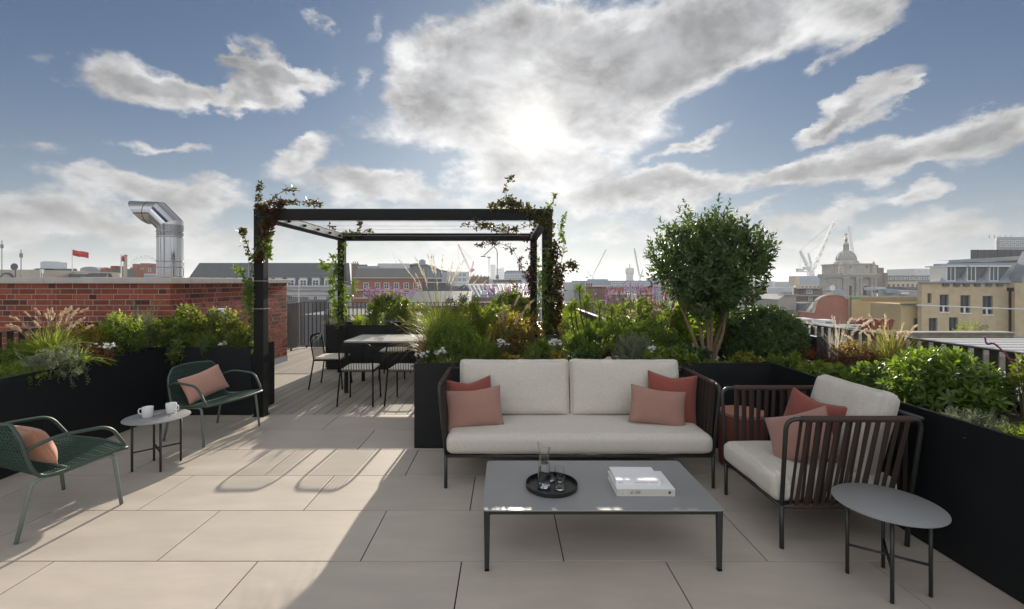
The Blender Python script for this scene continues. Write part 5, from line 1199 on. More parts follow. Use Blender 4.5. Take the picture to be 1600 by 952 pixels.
t = B('wide grey office block between the right pergola posts', 'building', 210, 818); block(t, 788, 852, 426, 20, m_blue); mansard(t, 788, 852, 426, 422.8, 2, 20, m_slate2); [win(t, 793+k*8, 429, 434, 6, m_wfr, m_curt, 1, 0) for k in range(7)]
t = B('low dark green roofed terrace in front of the grey office block', 'building', 130, 795); block(t, 764, 822, 436.5, 10, m_white); block(t, 770, 815, 437.5, 9, facade('moss_roof', (.10, .12, .09)), 'roof', 441, -.3); block(t, 735, 765, 433, 6, m_brown, 'side_walls', 447, 1)
# -- lead roof with skylights
t = B('standing seam lead roof with skylights beyond the dining deck', 'building', 46, 770)
a, z1 = loc_(t, 727, 444.2, 5); z0 = loc_(t, 745, 465)[1]; x0 = loc_(t, 741); x1 = loc_(t, 838)
xr0 = X_(727, 51)-t.location.x; xr1 = X_(842, 51)-t.location.x
MB().add([(x0, 0, z0), (x1, 0, z0), (xr1, 5, z1), (xr0, 5, z1), (xr0, 12, z1), (xr1, 12, z1)], [(0, 1, 2, 3), (3, 2, 5, 4)]).build('lead_roof', m_metal, t)
MB().add([(x0, 0, z0), (xr0, 5, z1), (xr0-2.6, 5.5, z0), (xr0-2.6, 12, z0), (xr0, 12, z1)], [(0, 1, 2), (2, 1, 4, 3)]).build('hip_roof', m_slate, t)
MB().box(x0, x1, .02, 11, 0, z0-.01).build('walls', m_brown, t)
for k in range(17):
    f = (k+.5)/17; p = Vector((x0+(x1-x0)*f, 0, z0+.04)); q = Vector((xr0+(xr1-xr0)*f, 5, z1+.04)); MB().tube([p, q], .035, 4).build('roof_seam', m_lead, t)
sl_ = math.atan2(z1-z0, 5)
for px, py in ((757, 459.5), (770, 459.5), (783, 459)):
    f = (465-py)/(465-444.2); c = Vector((loc_(t, px, None, 5*f), 5*f, z0+(z1-z0)*f + .06)); o = link('skylight', MB().box(-.36, .36, -.6, .6, 0, .07).mesh('skylight', m_wfr), t, loc=c); o.rotation_euler = (sl_, 0, 0); link('pane', MB().box(-.30, .30, -.54, .54, .0705, .08).mesh('pane', m_curt), o)
t = B('dark slate roof with two small roof lights behind the tall plumes', 'building', 38, 690)
x0, z1 = loc_(t, 640, 455, 5); x1 = loc_(t, 735); z0 = loc_(t, 640, 478)[1]; MB().add([(x0, 0, z0), (x1, 0, z0), (x1-.2, 5, z1), (x0, 5, z1), (x0, 10, z0), (x1, 10, z0)], [(0, 1, 2, 3), (3, 2, 5, 4), (1, 5, 2), (0, 3, 4)]).build('slate_roof', m_slate, t); MB().box(x0, x1, .02, 9.9, 0, z0-.01).build('walls', m_brown, t)
for px, py in ((699, 467), (722, 466)):
    f = (478-py)/23; o = link('skylight', MB().box(-.3, .3, -.45, .45, 0, .07).mesh('skylight', m_wfr), t, loc=(loc_(t, px), 5*f, z0+(z1-z0)*f+.06)); o.rotation_euler = (math.atan2(z1-z0, 5), 0, 0); link('pane', MB().box(-.25, .25, -.4, .4, .0705, .08).mesh('pane', m_curt), o)
t = B('grey flat roofed extension below the white stucco building', 'building', 34, 560); block(t, 470, 640, 492, 8, m_dgrey); block(t, 600, 612, 485, 2, m_dgrey, 'plant_box', 490, 3)
# curved street lamp style pole
t = B('tall curved lamp mast rising behind the dining deck', 'mast', 70, 777); h_ = loc_(t, 777, 392)[1]; MB().tube(fillet([(0, 0, 0), (0, 0, h_), (-.5, 0, h_+.7), (-2.0, 0, h_-.7)], .6, 5), .07, 6).build('mast', m_cgrey, t); MB().box(-2.5, -1.8, -.15, .15, h_-.95, h_-.78).build('lamp_head', m_cgrey, t); MB().lathe([(.2, 0), (.28, .3), (.2, .6)], 10, 0, 0, loc_(t, 777, 436)[1]).build('junction', m_cgrey, t)
t = B('thin straight mast left of the curved lamp mast', 'mast', 80, 764); MB().tube([(0, 0, 0), (0, 0, loc_(t, 764, 402)[1])], .06, 6).build('mast', m_cgrey, t); MB().box(-.3, .3, -.1, .1, loc_(t, 764, 403)[1], loc_(t, 764, 401.5)[1]).build('head', m_cgrey, t)
# -- middle roofs right of the pergola
t = B('long flat grey roof building below the round tower', 'building', 150, 960); block(t, 915, 1055, 438.5, 25, m_blue); block(t, 918, 950, 436.2, 10, m_metal, 'roof_house', 438.5, 2); block(t, 1010, 1040, 434.5, 8, m_grey, 'plant_box', 438.5, 2); [win(t, 960+k*12, 441, 445, 10, m_wfr, m_curt, 2, 0) for k in range(8)]
t = B('pale blue roofed building behind the chimney stacks', 'building', 90, 990); block(t, 915, 1050, 447, 10, m_metal); band(t, 915, 1050, 446.2, 448, m_white, .3); [win(t, 958+k*11, 456, 462, 8, m_wfr, m_pane, 1, 0) for k in range(8)]
t = B('dark blue hazy blocks left of the chimney stacks', 'building', 170, 895); block(t, 862, 916, 441, 16, m_sil); block(t, 893, 915, 438.6, 8, m_blue, 'upper_walls', 441, 2)
t = B('brown brick party wall with pots left of the two chimney stacks', 'chimney', 41, 933); block(t, 915, 951, 449, 1.4, m_brown, 'stack'); block(t, 914, 947, 447.5, 1.6, m_terra, 'cap', 449, -.1); pots(t, (918.5, 922, 925.5), 442.5, 447.6, 3.0, m_brown); win(t, 941, 469, 480, 11, m_wfr, mull=0, trans=0); block(t, 930, 951, 466, .3, m_cream2, 'rendered_panel', 489, -.31) if False else None
t = B('brick chimney stack with six red pots, left of two', 'chimney', 39, 964); block(t, 951, 979, 459, 1.5, m_brown, 'stack'); block(t, 950, 980, 458, 1.7, m_port, 'cap', 460.5, -.1); pots(t, (954.5, 958.6, 962.7, 966.8, 970.9, 975), 449.5, 458.2, 4.0)
t = B('brick chimney stack with six red pots, right of two', 'chimney', 39, 1009); block(t, 995, 1024, 459, 1.5, m_brown, 'stack'); block(t, 994, 1025, 458, 1.7, m_port, 'cap', 460.5, -.1); pots(t, (998, 1003.5, 1007.3, 1011.1, 1015, 1019), 449.5, 458.2, 3.8)
t = B('grey rendered wall with white upper wall between the two chimney stacks', 'building', 44, 987); block(t, 975, 1000, 460, 4, m_white, 'walls'); block(t, 974, 1001, 468, 5, m_dgrey, 'lower_walls', None, -.4)
t = B('dark brick building filling the view below the chimney stacks', 'building', 37, 990); block(t, 925, 1060, 488, 6, m_brown)
t = B('round concrete tower with wider head on the skyline', 'tower', 520, 984)
q = [loc_(t, 984, y)[1] for y in (445, 428.5, 427.5, 421.5, 419, 418.4)]; r_ = 520/F
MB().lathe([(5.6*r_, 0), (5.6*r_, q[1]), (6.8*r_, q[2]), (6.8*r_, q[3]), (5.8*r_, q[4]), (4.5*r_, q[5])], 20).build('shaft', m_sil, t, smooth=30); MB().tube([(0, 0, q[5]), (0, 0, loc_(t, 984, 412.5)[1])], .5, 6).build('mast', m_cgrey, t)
# -- cranes
def crane(label, Y, base, jib0, jib1, cj, m, w=.9, cab=None, mm=None):
    t = B(label, 'crane', Y, base[0], 'tower_crane'); L2 = lambda p: Vector((loc_(t, p[0]), 0, loc_(t, *p)[1])); th = w*.14
    def lattice(p, q, w0, w1, name, m):
        b = MB(); ax = (q-p); n = max(4, int(ax.length/(w0*1.6))); d_ = ax.normalized(); s = Vector((d_.z, 0, -d_.x)); yv = Vector((0, 1, 0)); prev = None
        for sx, sy in ((-1, -1), (1, -1), (1, 1), (-1, 1)): b.tube([p + s*sx*w0/2 + yv*sy*w0/2, q + s*sx*w1/2 + yv*sy*w1/2], th, 4)
        for k in range(n):
            f0, f1 = k/n, (k+1)/n; sg = 1 if k % 2 else -1; wa = w0+(w1-w0)*f0; wb = w0+(w1-w0)*f1
            for sy in (-1, 1): b.tube([p+ax*f0 + s*sg*wa/2 + yv*sy*wa/2, p+ax*f1 - s*sg*wb/2 + yv*sy*wb/2], th*.7, 3)
        return b.build(name, m, t)
    J0, J1, BS = L2(jib0), L2(jib1), L2(base)
    lattice(Vector((BS.x, 0, 0)), BS, w*1.2, w*1.2, 'mast', m); lattice(J0, J1, w, w*.55, 'jib', mm or m)
    if cj:
        A, K = L2(cj[0]), L2(cj[1]); lattice(BS, A, w*.8, w*.5, 'back_frame', m); b = MB().tube([A, J1], th*.6, 3).tube([A, K], th*.8, 3); b.build('stay_cable', m, t)
        MB().box(K.x-w*1.1, K.x+w*1.1, -w, w, K.z-w*1.2, K.z+w*.3).build('counterweight', m, t); MB().box(min(K.x, J0.x), max(K.x, J0.x), -w*.5, w*.5, J0.z-w*.4, J0.z).build('machinery_deck', m, t)
    if cab: c = L2(cab); MB().box(c.x-w*.7, c.x+w*.7, -w*1.3, -w*.3, c.z-w*.6, c.z+w*.8).build('cab', m, t)
    MB().tube([J1, Vector((J1.x, 0, J1.z-(J1.z-BS.z)*.6))], th*.4, 3).build('hoist_cable', m, t); return t
crane('largest white luffing crane left of the domed church', 260, (1265, 424), (1268, 424), (1303, 347), ((1250, 392), (1250, 421)), m_crane, 1.35, (1262, 420))
crane('white crane beside the largest one with its jib close behind', 300, (1270, 424), (1272, 421), (1293, 372), ((1263, 396), (1259, 418)), m_crane, 1.2)
crane('thin pale crane jib right behind the church dome', 420, (1334, 410), (1334, 405), (1326, 354), None, m_crane, 1.6)
crane('grey crane left of the round tower with jib raised to the right', 420, (927, 434), (926.5, 431), (947, 390), ((917, 424), (917, 433)), m_cgrey, .95)
crane('grey crane right of the round tower with jib raised to the left', 420, (1000, 433), (999, 431), (991, 388), ((1005, 421), (1004, 431)), m_cgrey, 1.15)
crane('red and white striped crane behind the dining table', 330, (736, 424), (735, 424), (716, 382), ((740, 409), (739, 421)), m_cred, 1.1, mm=m_cred)
crane('very thin distant crane jib above the red brick building', 700, (620, 415), (620, 412), (612, 390), None, m_crane, 1.0)
# -- right side rooftops
t = B('low dark blue hazy building on the skyline right of the tree', 'building', 380, 1205); block(t, 1174, 1240, 441.5, 40, m_blue); block(t, 1187, 1236, 440.2, 30, m_sil, 'upper_roof', 441.5, 3); block(t, 1207, 1211, 439.5, 4, m_white, 'stair_tower', 450, -1)
t = B('brown brick house back behind the white wall', 'building', 120, 1186); block(t, 1166, 1202, 451, 8, m_brown); block(t, 1171, 1184, 449.5, 4, m_redb, 'chimney', 452, 1); pots(t, (1173, 1176, 1179), 447.5, 449.6, 2.2)
t = B('white rendered wall block among the rooftops right of the tree', 'building', 115, 1220); block(t, 1199, 1242, 449, 8, m_white); block(t, 1225, 1242, 456, 3, m_grey, 'lower_wall', None, -1)
t = B('terracotta dormer house with white flat roof', 'building', 85, 1195); block(t, 1166, 1219, 464, 8, m_redb); band(t, 1164, 1222, 461.5, 464.5, m_white, .6); [block(t, x, x+2.2, 465, .3, m_white, 'pier', 472, -.3) for x in (1170, 1181, 1192)]; mansard(t, 1163, 1217, 477, 471.5, 0, 3, m_dgrey) if False else block(t, 1163, 1222, 472, 1.5, m_dgrey, 'lean_to_roof', 478, -1.5); band(t, 1160, 1216, 478, 482, m_white, 1.6, 'parapet')
t = B('grey rendered gable house front between the rooftops', 'building', 72, 1231); P = [loc_(t, x, y) for x, y in ((1216, 468), (1227, 461), (1244, 461), (1244, 500), (1216, 500))]; P[3] = (P[3][0], 0); P[4] = (P[4][0], 0); MB().prism(P[::-1], 0, 7).build('walls', m_grey, t); band(t, 1216, 1245, 460.3, 461.8, m_lead, .3)
t = B('stacked brown flats with pale balconies and blue windows', 'building', 95, 1258); block(t, 1240, 1285, 450, 9, m_brown); band(t, 1240, 1278, 449.5, 451.5, m_grey, .7, 'balcony'); band(t, 1240, 1280, 461, 463, m_grey, .7, 'balcony'); win(t, 1264.5, 453, 459, 9, m_wfr, m_curt, 1, 0); win(t, 1266, 463.5, 470, 6, m_wfr, m_curt, 1, 0); win(t, 1251, 454, 459, 7, m_dfr, m_pane, 1, 0)
t = B('dark sloping roof with pale lead strips beside the salmon gable', 'building', 66, 1258); x0, z0 = loc_(t, 1240, 492); x1, z1 = loc_(t, 1274, 473, 6); MB().add([(x0, 0, z0), (x1, 0, z0), (x1, 6, z1), (loc_(t, 1262, None, 6), 6, z1)], [(0, 1, 2, 3)]).build('roof', m_slate, t); MB().box(x0, x1, .1, 6, 0, z0-.02).build('walls', m_brown, t); p = loc_(t, 1255), loc_(t, 1270, None, 6); MB().add([(p[0], -.02, z0+.1), (p[0]+.7, -.02, z0+.1), (p[1]+.5, 6, z1+.1), (p[1], 6, z1+.1)], [(0, 1, 2, 3)]).build('lead_strip', m_cream2, t)
t = B('flat roofed rows of low buildings below the tree crown', 'building', 58, 1190); block(t, 1150, 1240, 484, 10, m_dgrey); block(t, 1178, 1200, 480, 3, m_white, 'roof_house', 484, 1)
t = B('long brown building with blue grey metal roof left of the church', 'building', 250, 1290); block(t, 1243, 1334, 445, 20, m_tan); block(t, 1243, 1250, 431.5, 6, m_tan, 'end_wall', 446, -.5); mansard(t, 1250, 1334, 445, 431.5, 2, 18, m_blue, ends=False); [win(t, 1254+k*6.2, 447.5, 453, 3.4, m_dfr, m_pane, 0, 0) for k in range(13)]; [MB().tube([(loc_(t, px), 4, loc_(t, px, 432)[1]), (loc_(t, px), 4, loc_(t, px, 427.5)[1])], .12, 4).build('roof_rod', m_cgrey, t) for px in (1279, 1287, 1300, 1306, 1316)]
t = B('long brown building with dormered mansard right of the church', 'building', 225, 1420); block(t, 1362, 1478, 440, 18, m_tan); mansard(t, 1362, 1478, 440, 430.8, 1.6, 18, m_slate, ends=False); block(t, 1372, 1386, 422, 6, m_brown, 'stack', 440, 4) if False else None
[win(t, 1372+k*7.4, 433, 438, 4.6, m_wfr, m_pane, 1, 0, dy=.5, proud=.5) for k in range(14)]; [win(t, 1374+k*7.4, 444, 450, 3.6, m_dfr, m_pane, 0, 0) for k in range(14)]; [win(t, 1374+k*7.4, 454, 459, 3.6, m_dfr, m_pane, 0, 0) for k in range(14)]
t = B('brown stepped chimney block right behind the church', 'chimney', 200, 1370); block(t, 1364, 1381, 418.5, 8, m_brown, 'stack'); block(t, 1362, 1372.5, 414.5, 6, m_brown, 'stack_top', 418.5, 1); block(t, 1380, 1387, 426.5, 6, m_brown, 'lower_stack')
t = B('pale glass office block between church and yellow building', 'building', 420, 1447); block(t, 1428, 1470, 420, 30, m_sil); [win(t, 1437+k*9, 422, 427, 8, m_wfr, m_curt, 2, 0) for k in range(4)]
t = B('grey and blue low rooftops in front of the church right side', 'building', 110, 1398); block(t, 1372, 1442, 454, 8, m_grey); block(t, 1370, 1385, 449, 4, m_white, 'roof_house', 454, 1); block(t, 1385, 1403, 452, 4, m_blue, 'plant_box', 458, -1); block(t, 1408, 1420, 457, 2, m_wfr, 'tank', 460, -.5); win(t, 1371, 452.5, 458, 2.4, m_dfr)
t = B('white satellite dish and ducts on a roof left of the church', 'satellite dish', 120, 1305); block(t, 1298, 1318, 453, 5, m_metal, 'duct'); b = MB().lathe([(.0, .0), (.5, .05), (.75, .2)], 14); b.v = [(x-.9, -z, y+loc_(t, 1303, 450)[1]) for x, y, z in b.v]; b.build('dish', m_wfr, t)
# -- domed church
t = B('stone church tower with ribbed dome and gilded lantern', 'church', 160, 1341); k_ = 160/F; Zc = lambda y: loc_(t, 1341, y)[1]
hw = 25.5*k_; dep = 2*hw
holes = []
arch = []
b = MB()
for px, w_ in ((1328, 6.2), (1352, 7.2)):
    X = loc_(t, px); holes.append((X-w_*k_/2, X+w_*k_/2, Zc(462), Zc(446.5)))
wall_holes(b, -hw, hw, 0, Zc(432), holes, 0, .8); b.box(-hw, hw, .85, dep, 0, Zc(432)).build('walls', m_port, t)
for h in holes:
    xm = (h[0]+h[1])/2; r_ = (h[1]-h[0])/2; A = MB()
    zz = h[3]-r_*.2; A.prism([(xm + (r_+.02)*math.cos(pi*i/10), zz-r_*.8 + (r_+.02)*math.sin(pi*i/10)*0 + 0) for i in (0,)] + [(h[1], h[3]+.0), (xm+r_*.7, h[3]-.0)], -.02, .5) if False else None
    MB().box(h[0]+.02, h[1]-.02, .6, .7, h[2], h[3]-.02).build('louvre', m_black, t)
    # arch ring above the opening
    pts = [(xm + r_*1.25*math.cos(pi*i/12), h[3]-r_*.75+r_*1.5*math.sin(pi*i/12)) for i in range(13)]; inn = [(xm + r_*.98*math.cos(pi*i/12), h[3]-r_*.75+r_*.98*math.sin(pi*i/12)*.74) for i in range(13)]
    vs = [(x, -.25, z) for x, z in pts] + [(x, -.25, z) for x, z in inn] + [(x, .05, z) for x, z in pts] + [(x, .05, z) for x, z in inn]
    MB().add(vs, [f for i in range(12) for f in ((i, i+1, 13+i+1, 13+i), (26+i, 26+i+1, i+1, i), (13+i, 13+i+1, 39+i+1, 39+i))]).build('arch', m_port, t)
for px in (1317.5, 1321.5, 1337, 1342.5, 1359.5, 1364.5):
    MB().lathe([(.62, 0), (.55, Zc(462)), (.50, Zc(436)), (.72, Zc(434.5)), (.72, Zc(433.5))], 12, loc_(t, px), -.75, 0).build('column', m_port, t, smooth=35)
for y0, y1, pr in ((433.6, 430.5, 1.1), (430.6, 428.6, 1.5), (428.7, 427.6, .9)): MB().box(-hw-pr*.5, hw+pr*.5, -1.4*pr*.8, dep+.2, Zc(y0), Zc(y1)).build('entablature', m_port, t)
b = MB().slab([(-hw*.92, .6), (-hw*.55, -.3), (hw*.55, -.3), (hw*.92, .6), (hw*.92, dep-.6), (-hw*.92, dep-.6)], Zc(427.7), Zc(413.5)); b.build('attic', m_port, t)
MB().slab([(-hw*.97, .4), (-hw*.58, -.6), (hw*.58, -.6), (hw*.97, .4), (hw*.97, dep-.4), (-hw*.97, dep-.4)], Zc(413.6), Zc(411.8)).build('attic_cornice', m_port, t)
for px in (1327.5, 1353): win(t, px, 415.5, 419.5, 3, m_port, m_dgrey, 0, 0, dy=-.32)
for sx in (-1, 1): MB().lathe([(.9, 0), (.9, 2.2), (.5, 2.6), (.7, 3.2), (.2, 4.0), (.05, 4.4)], 10, sx*hw*.98, .3, Zc(427.7)).build('urn', m_port, t, smooth=35)
cyl = dep/2; rr = 13.6*k_
MB().lathe([(18*k_, Zc(411.9)), (17*k_, Zc(408.5)), (15.2*k_, Zc(407.5)), (14.4*k_, Zc(405.5)), (14.4*k_, Zc(405.2))], 32, 0, cyl).build('drum', m_port, t, smooth=30)
m_dome = facade('lead_dome', (.36, .36, .35), .2, .6, .6)
MB().lathe([(rr*math.cos(a), Zc(405.4) + (Zc(390.2)-Zc(405.4))*math.sin(a)) for a in [rad(7.5*i) for i in range(12)]] + [(1.0, Zc(390.1))], 32, 0, cyl).build('dome', m_dome, t, smooth=True)
for i in range(16):
    a = 2*pi*i/16; MB().tube([(rr*1.01*math.cos(e)*math.cos(a), cyl+rr*1.01*math.cos(e)*math.sin(a), Zc(405.4)+(Zc(390.2)-Zc(405.4))*math.sin(e)*1.005) for e in [rad(10*j) for j in range(9)]], .16, 4).build('dome_rib', m_dome, t)
MB().lathe([(4.6*k_, Zc(390.5)), (4.2*k_, Zc(389.2)), (2.9*k_, Zc(389)), (2.9*k_, Zc(381.5)), (4.2*k_, Zc(380.8)), (4.0*k_, Zc(379.6)), (2.6*k_, Zc(377.5)), (1.2*k_, Zc(375.4))], 16, 0, cyl).build('lantern', m_port, t, smooth=30)
for i in range(8): a = 2*pi*i/8; MB().tube([(3.4*k_*math.cos(a), cyl+3.4*k_*math.sin(a), Zc(389.1)), (3.4*k_*math.cos(a), cyl+3.4*k_*math.sin(a), Zc(381.2))], .14, 6).build('lantern_column', m_port, t)
m_gold = mat('dull_gold', (.40, .27, .12), .4, metal=.5)
MB().lathe([(.4, Zc(375.5)), (.35, Zc(374)), (.55, Zc(373.6)), (1.9*k_, Zc(372)), (1.9*k_, Zc(371)), (.4, Zc(369.6)), (.1, Zc(369.4))], 14, 0, cyl).build('gilt_ball', m_gold, t, smooth=True)
MB().box(-.09, .09, cyl-.09, cyl+.09, Zc(369.6), Zc(361)).box(-.65, .65, cyl-.08, cyl+.08, Zc(364.6), Zc(363.6)).build('cross', m_gold, t)
# -- salmon gable and tan party walls
t = B('salmon brick party wall with curved gable and pale coping', 'building', 62, 1290)
out = [(1250, 487.5), (1272, 489.5), (1274.5, 478), (1277, 470), (1283, 465.5), (1291, 462.6), (1302, 461.6), (1312, 462), (1317, 464), (1322, 467.8), (1329, 469)]
P = [loc_(t, x, y) for x, y in out]; MB().prism([(P[0][0], 0)] + P + [(P[-1][0], 0)], 0, .45).build('walls', m_salmon, t)
b = MB()
for (xa, za), (xb, zb2) in zip(P, P[1:]): b.prism([(xa, za+.005), (xa, za+.14), (xb, zb2+.14), (xb, zb2+.005)], -.12, .5)
b.build('coping', m_port, t)
MB().box(*[loc_(t, x) for x in (1296, 1305)], .4, 1.2, P[5][1], P[5][1]+.4).build('chimney_base', m_tan, t)
t = B('tan brick party wall with dark doorway between gable and yellow building', 'building', 61.5, 1385); X = loc_(t, 1394), loc_(t, 1409); wall_holes(MB(), loc_(t, 1329.3), loc_(t, 1441), 0, loc_(t, 1329, 464.6)[1], [(X[0], X[1], loc_(t, 1394, 505)[1], loc_(t, 1394, 473.5)[1])], 0, .5).build('walls', m_tan2, t); MB().box(X[0], X[1], .3, .4, loc_(t, 1394, 505)[1], loc_(t, 1394, 473.5)[1]).build('door', m_dgrey, t); band(t, 1329, 1441, 463.2, 465.2, m_port, .2, 'coping'); band(t, 1345, 1441, 468.6, 469.4, m_brown, .08, 'string_course')
t = B('tan brick lower wall with slate top left of the yellow building', 'building', 47, 1425); block(t, 1408, 1441, 475.5, 4, m_tan2); band(t, 1407, 1442, 474.2, 476.2, m_slate2, .25, 'coping'); win(t, 1433.5, 497, 517, 12, m_dfr, m_pane, 1, 1)
t = B('green sign board on a dark pole above the tan wall', 'sign', 58, 1329.5); MB().tube([(0, 0, 0), (0, 0, loc_(t, 1329, 463)[1])], .07, 6).build('pole', m_dgrey, t); MB().box(.08, loc_(t, 1342), -.05, .05, loc_(t, 1342, 468)[1], loc_(t, 1342, 464.8)[1]).build('board', mat('green_board', (.05, .30, .13), .5), t)
t = B('white air conditioning unit beside the box ball', 'air conditioner', 21, 1261); block(t, 1252.5, 1271, 498, .7, m_wfr, 'case', 508); block(t, 1255, 1268, 500, .02, m_grey, 'grille', 506, -.021); MB().box(-.25, .25, .1, .6, 0, loc_(t, 1261, 508.1)[1]).build('stand', m_grey, t)
t = B('white air conditioning unit in front of the salmon wall', 'air conditioner', 21, 1296); block(t, 1287, 1306, 500.5, .7, m_wfr, 'case', 512); block(t, 1290, 1303, 502.5, .02, m_grey, 'grille', 509, -.021); MB().box(-.25, .25, .1, .6, 0, loc_(t, 1296, 512.1)[1]).build('stand', m_grey, t)
t = B('flat grey roof with the air conditioning units', 'building', 19, 1320); block(t, 1225, 1345, 512, 8, m_grey); band(t, 1310, 1345, 507, 509, m_wfr, .05, 'guard_rail')
t = B('chimney wall with a row of five hooded red clay pots', 'chimney', 30, 1368); block(t, 1336, 1401, 516, 1.0, m_tan, 'stack')
hood = MB(); kk = 30/F
prof2 = [(-6*kk, 0), (-6*kk, 11*kk), (-4.6*kk, 15*kk), (-1.5*kk, 17.5*kk), (3*kk, 16.5*kk), (6.4*kk, 14.2*kk), (5.6*kk, 13.2*kk), (3.4*kk, 13*kk), (2.6*kk, 0)]
hm = hood.prism(prof2[::-1], .1, .8).mesh('hooded_pot', facade('dark_red_clay', (.22, .045, .035), .2, 2, .6))
for px in (1344, 1356, 1369, 1382, 1395): link('hooded_pot', hm, t, loc=(loc_(t, px), 0, loc_(t, px, 516.1)[1]))
# -- yellow brick building on the right
t = B('yellow brick building with slanted dormer roof at the right', 'building', 46, 1510)
k_ = 46/F; fx0, fx1 = loc_(t, 1440), loc_(t, 1575); zt_ = loc_(t, 1500, 442.5)[1]; holes = []
WIN = [(1475.5, 460.5, 487.5, 14.5), (1508.5, 461.5, 489, 15.5), (1543.5, 462.5, 491.5, 16.5), (1452.5, 458.5, 474, 6.5), (1458, 497, 519, 13.5), (1490, 496, 519, 14.5)]
for px, y0, y1, w_ in WIN: X = loc_(t, px); holes.append((X-w_*k_/2, X+w_*k_/2, loc_(t, px, y1)[1], loc_(t, px, y0)[1]))
wall_holes(MB(), fx0, fx1, 0, zt_, holes, 0, .45).slab([(fx0, .46), (fx1, .46), (fx1, 9), (loc_(t, 1441, None, 9), 9)], 0, zt_-.01).build('walls', m_tan, t)
for (px, y0, y1, w_), h in zip(WIN, holes):
    o = link('window', MB().box(h[0], h[0]+.09, .16, .3, h[2], h[3]).box(h[1]-.09, h[1], .16, .3, h[2], h[3]).box(h[0]+.09, h[1]-.09, .16, .3, h[3]-.09, h[3]).box(h[0]+.09, h[1]-.09, .16, .3, h[2], h[2]+.09).box((h[0]+h[1])/2-.04, (h[0]+h[1])/2+.04, .17, .29, h[2]+.09, h[3]-.09).mesh('window', m_dfr if w_ > 7 else m_dfr), t)
    link('pane', MB().box(h[0]+.05, h[1]-.05, .22, .25, h[2]+.05, h[3]-.05).mesh('pane', m_pane), o)
    if w_ > 14 and y0 < 470: link('lower_frame', MB().box(h[0]-.06, h[1]+.06, -.06, .14, h[2]-.12, h[2]).box(h[0]+.02, h[1]-.02, .08, .155, h[2]+.52, h[2]+.62).box((h[0]+h[1])/2-.08, (h[0]+h[1])/2+.08, .08, .155, h[2], h[2]+.52).mesh('lower_frame', m_wfr), o)
a = loc_(t, 1438); MB().box(a, loc_(t, 1586), -.22, .3, zt_+.002, zt_+.12).build('eaves', m_lead, t)
# slanted roof, dormers standing in it
zr = loc_(t, 1500, 410.5, 2.6)[1]; MB().add([(loc_(t, 1468), 0, zt_+.13), (loc_(t, 1598), 0, zt_+.13), (loc_(t, 1612, None, 2.6), 2.6, zr), (loc_(t, 1480, None, 2.6), 2.6, zr), (loc_(t, 1482, None, 9), 9, zr), (loc_(t, 1612, None, 2.6), 9, zr), (loc_(t, 1470, None, 9), 9, zt_+.13)], [(0, 1, 2, 3), (3, 2, 5, 4), (0, 3, 4, 6)]).build('roof', m_metal, t)
MB().add([(loc_(t, 1480, None, 2.6), 2.45, zr-.05), (loc_(t, 1605, None, 2.6), 2.45, zr+.3), (loc_(t, 1605, None, 2.6), 4, zr+.5), (loc_(t, 1480, None, 2.6), 4, zr+.25), (loc_(t, 1480, None, 2.6), 2.45, zr+.25), (loc_(t, 1605, None, 2.6), 2.45, zr+.75)], [(0, 1, 5, 4), (4, 5, 2, 3)]).build('roof_top', m_lead, t)
MB().box(loc_(t, 1471, None, 2), loc_(t, 1484, None, 2), 2.0, 2.9, zt_+.1, loc_(t, 1468, 411)[1]).build('side_box', m_metal, t)
for px in (1486, 1518, 1553):
    x0, x1 = loc_(t, px-7), loc_(t, px+7); zb, ztp = zt_+.16, loc_(t, px, 417.2)[1]
    o = link('dormer', MB().box(x0, x0+.08, .0, 1.8, zb, ztp).box(x1-.08, x1, .0, 1.8, zb, ztp).box(x0-.06, x1+1.2, -.12, 2.3, ztp+.002, ztp+.14).box(x0+.08, x1-.08, 0, .1, zb, zb+.1).box((x0+x1)/2-.03, (x0+x1)/2+.03, 0.01, .09, zb+.1, ztp).mesh('dormer', m_wfr), t)
    link('pane', MB().box(x0+.08, x1-.08, .04, .07, zb+.1, ztp).mesh('pane', m_gpane), o)
    link('cheek', MB().add([(x1+.001, .02, zb), (x1+1.05, .02, ztp-.15), (x1+1.15, .02, ztp), (x1+.001, .02, ztp), (x1+.02, 1.6, zb), (x1+1.15, 1.6, ztp)], [(0, 1, 2, 3), (0, 4, 5, 1)]).mesh('cheek', m_slate2), o)
    for q in (px-9, px+8): link('roof_vent', MB().box(loc_(t, q)-.28, loc_(t, q)+.28, -.15, -.02, zt_-.32, zt_-.03).mesh('roof_vent', m_dgrey), t)
# gable return at the right edge
P = [(loc_(t, 1575.3), 0), (loc_(t, 1575.3), zt_), (loc_(t, 1586), zt_+.05), (loc_(t, 1606), loc_(t, 1600, 398)[1]), (loc_(t, 1680), loc_(t, 1600, 398)[1]), (loc_(t, 1680), 0)]
MB().prism(P, -.6, .4).build('gable_wall', m_tan, t); b = MB().prism([(P[2][0]-.25, P[2][1]), (P[2][0]-.25, P[2][1]+.2), (P[3][0]-.1, P[3][1]+.35), (P[3][0]+.3, P[3][1]+.02)], -.75, .4); b.build('gable_coping', m_lead, t)
X, z = loc_(t, 1565.5, 455); MB().tube([(X, -.75, 0), (X, -.75, z)], .10, 8).build('downpipe', m_black, t); MB().box(X-.18, X+.18, -.93, -.61, z, z+.35).build('hopper', m_black, t)
MB().box(fx0, loc_(t, 1640), -.95, -.78, loc_(t, 1510, 479.5)[1]-.06, loc_(t, 1510, 479.5)[1]+.06).build('cable_tray', m_wfr, t) if False else None
t = B('dark louvred plant screen above the yellow brick building', 'plant screen', 58, 1560); z0, z1 = loc_(t, 1560, 409)[1], loc_(t, 1560, 390.5)[1]
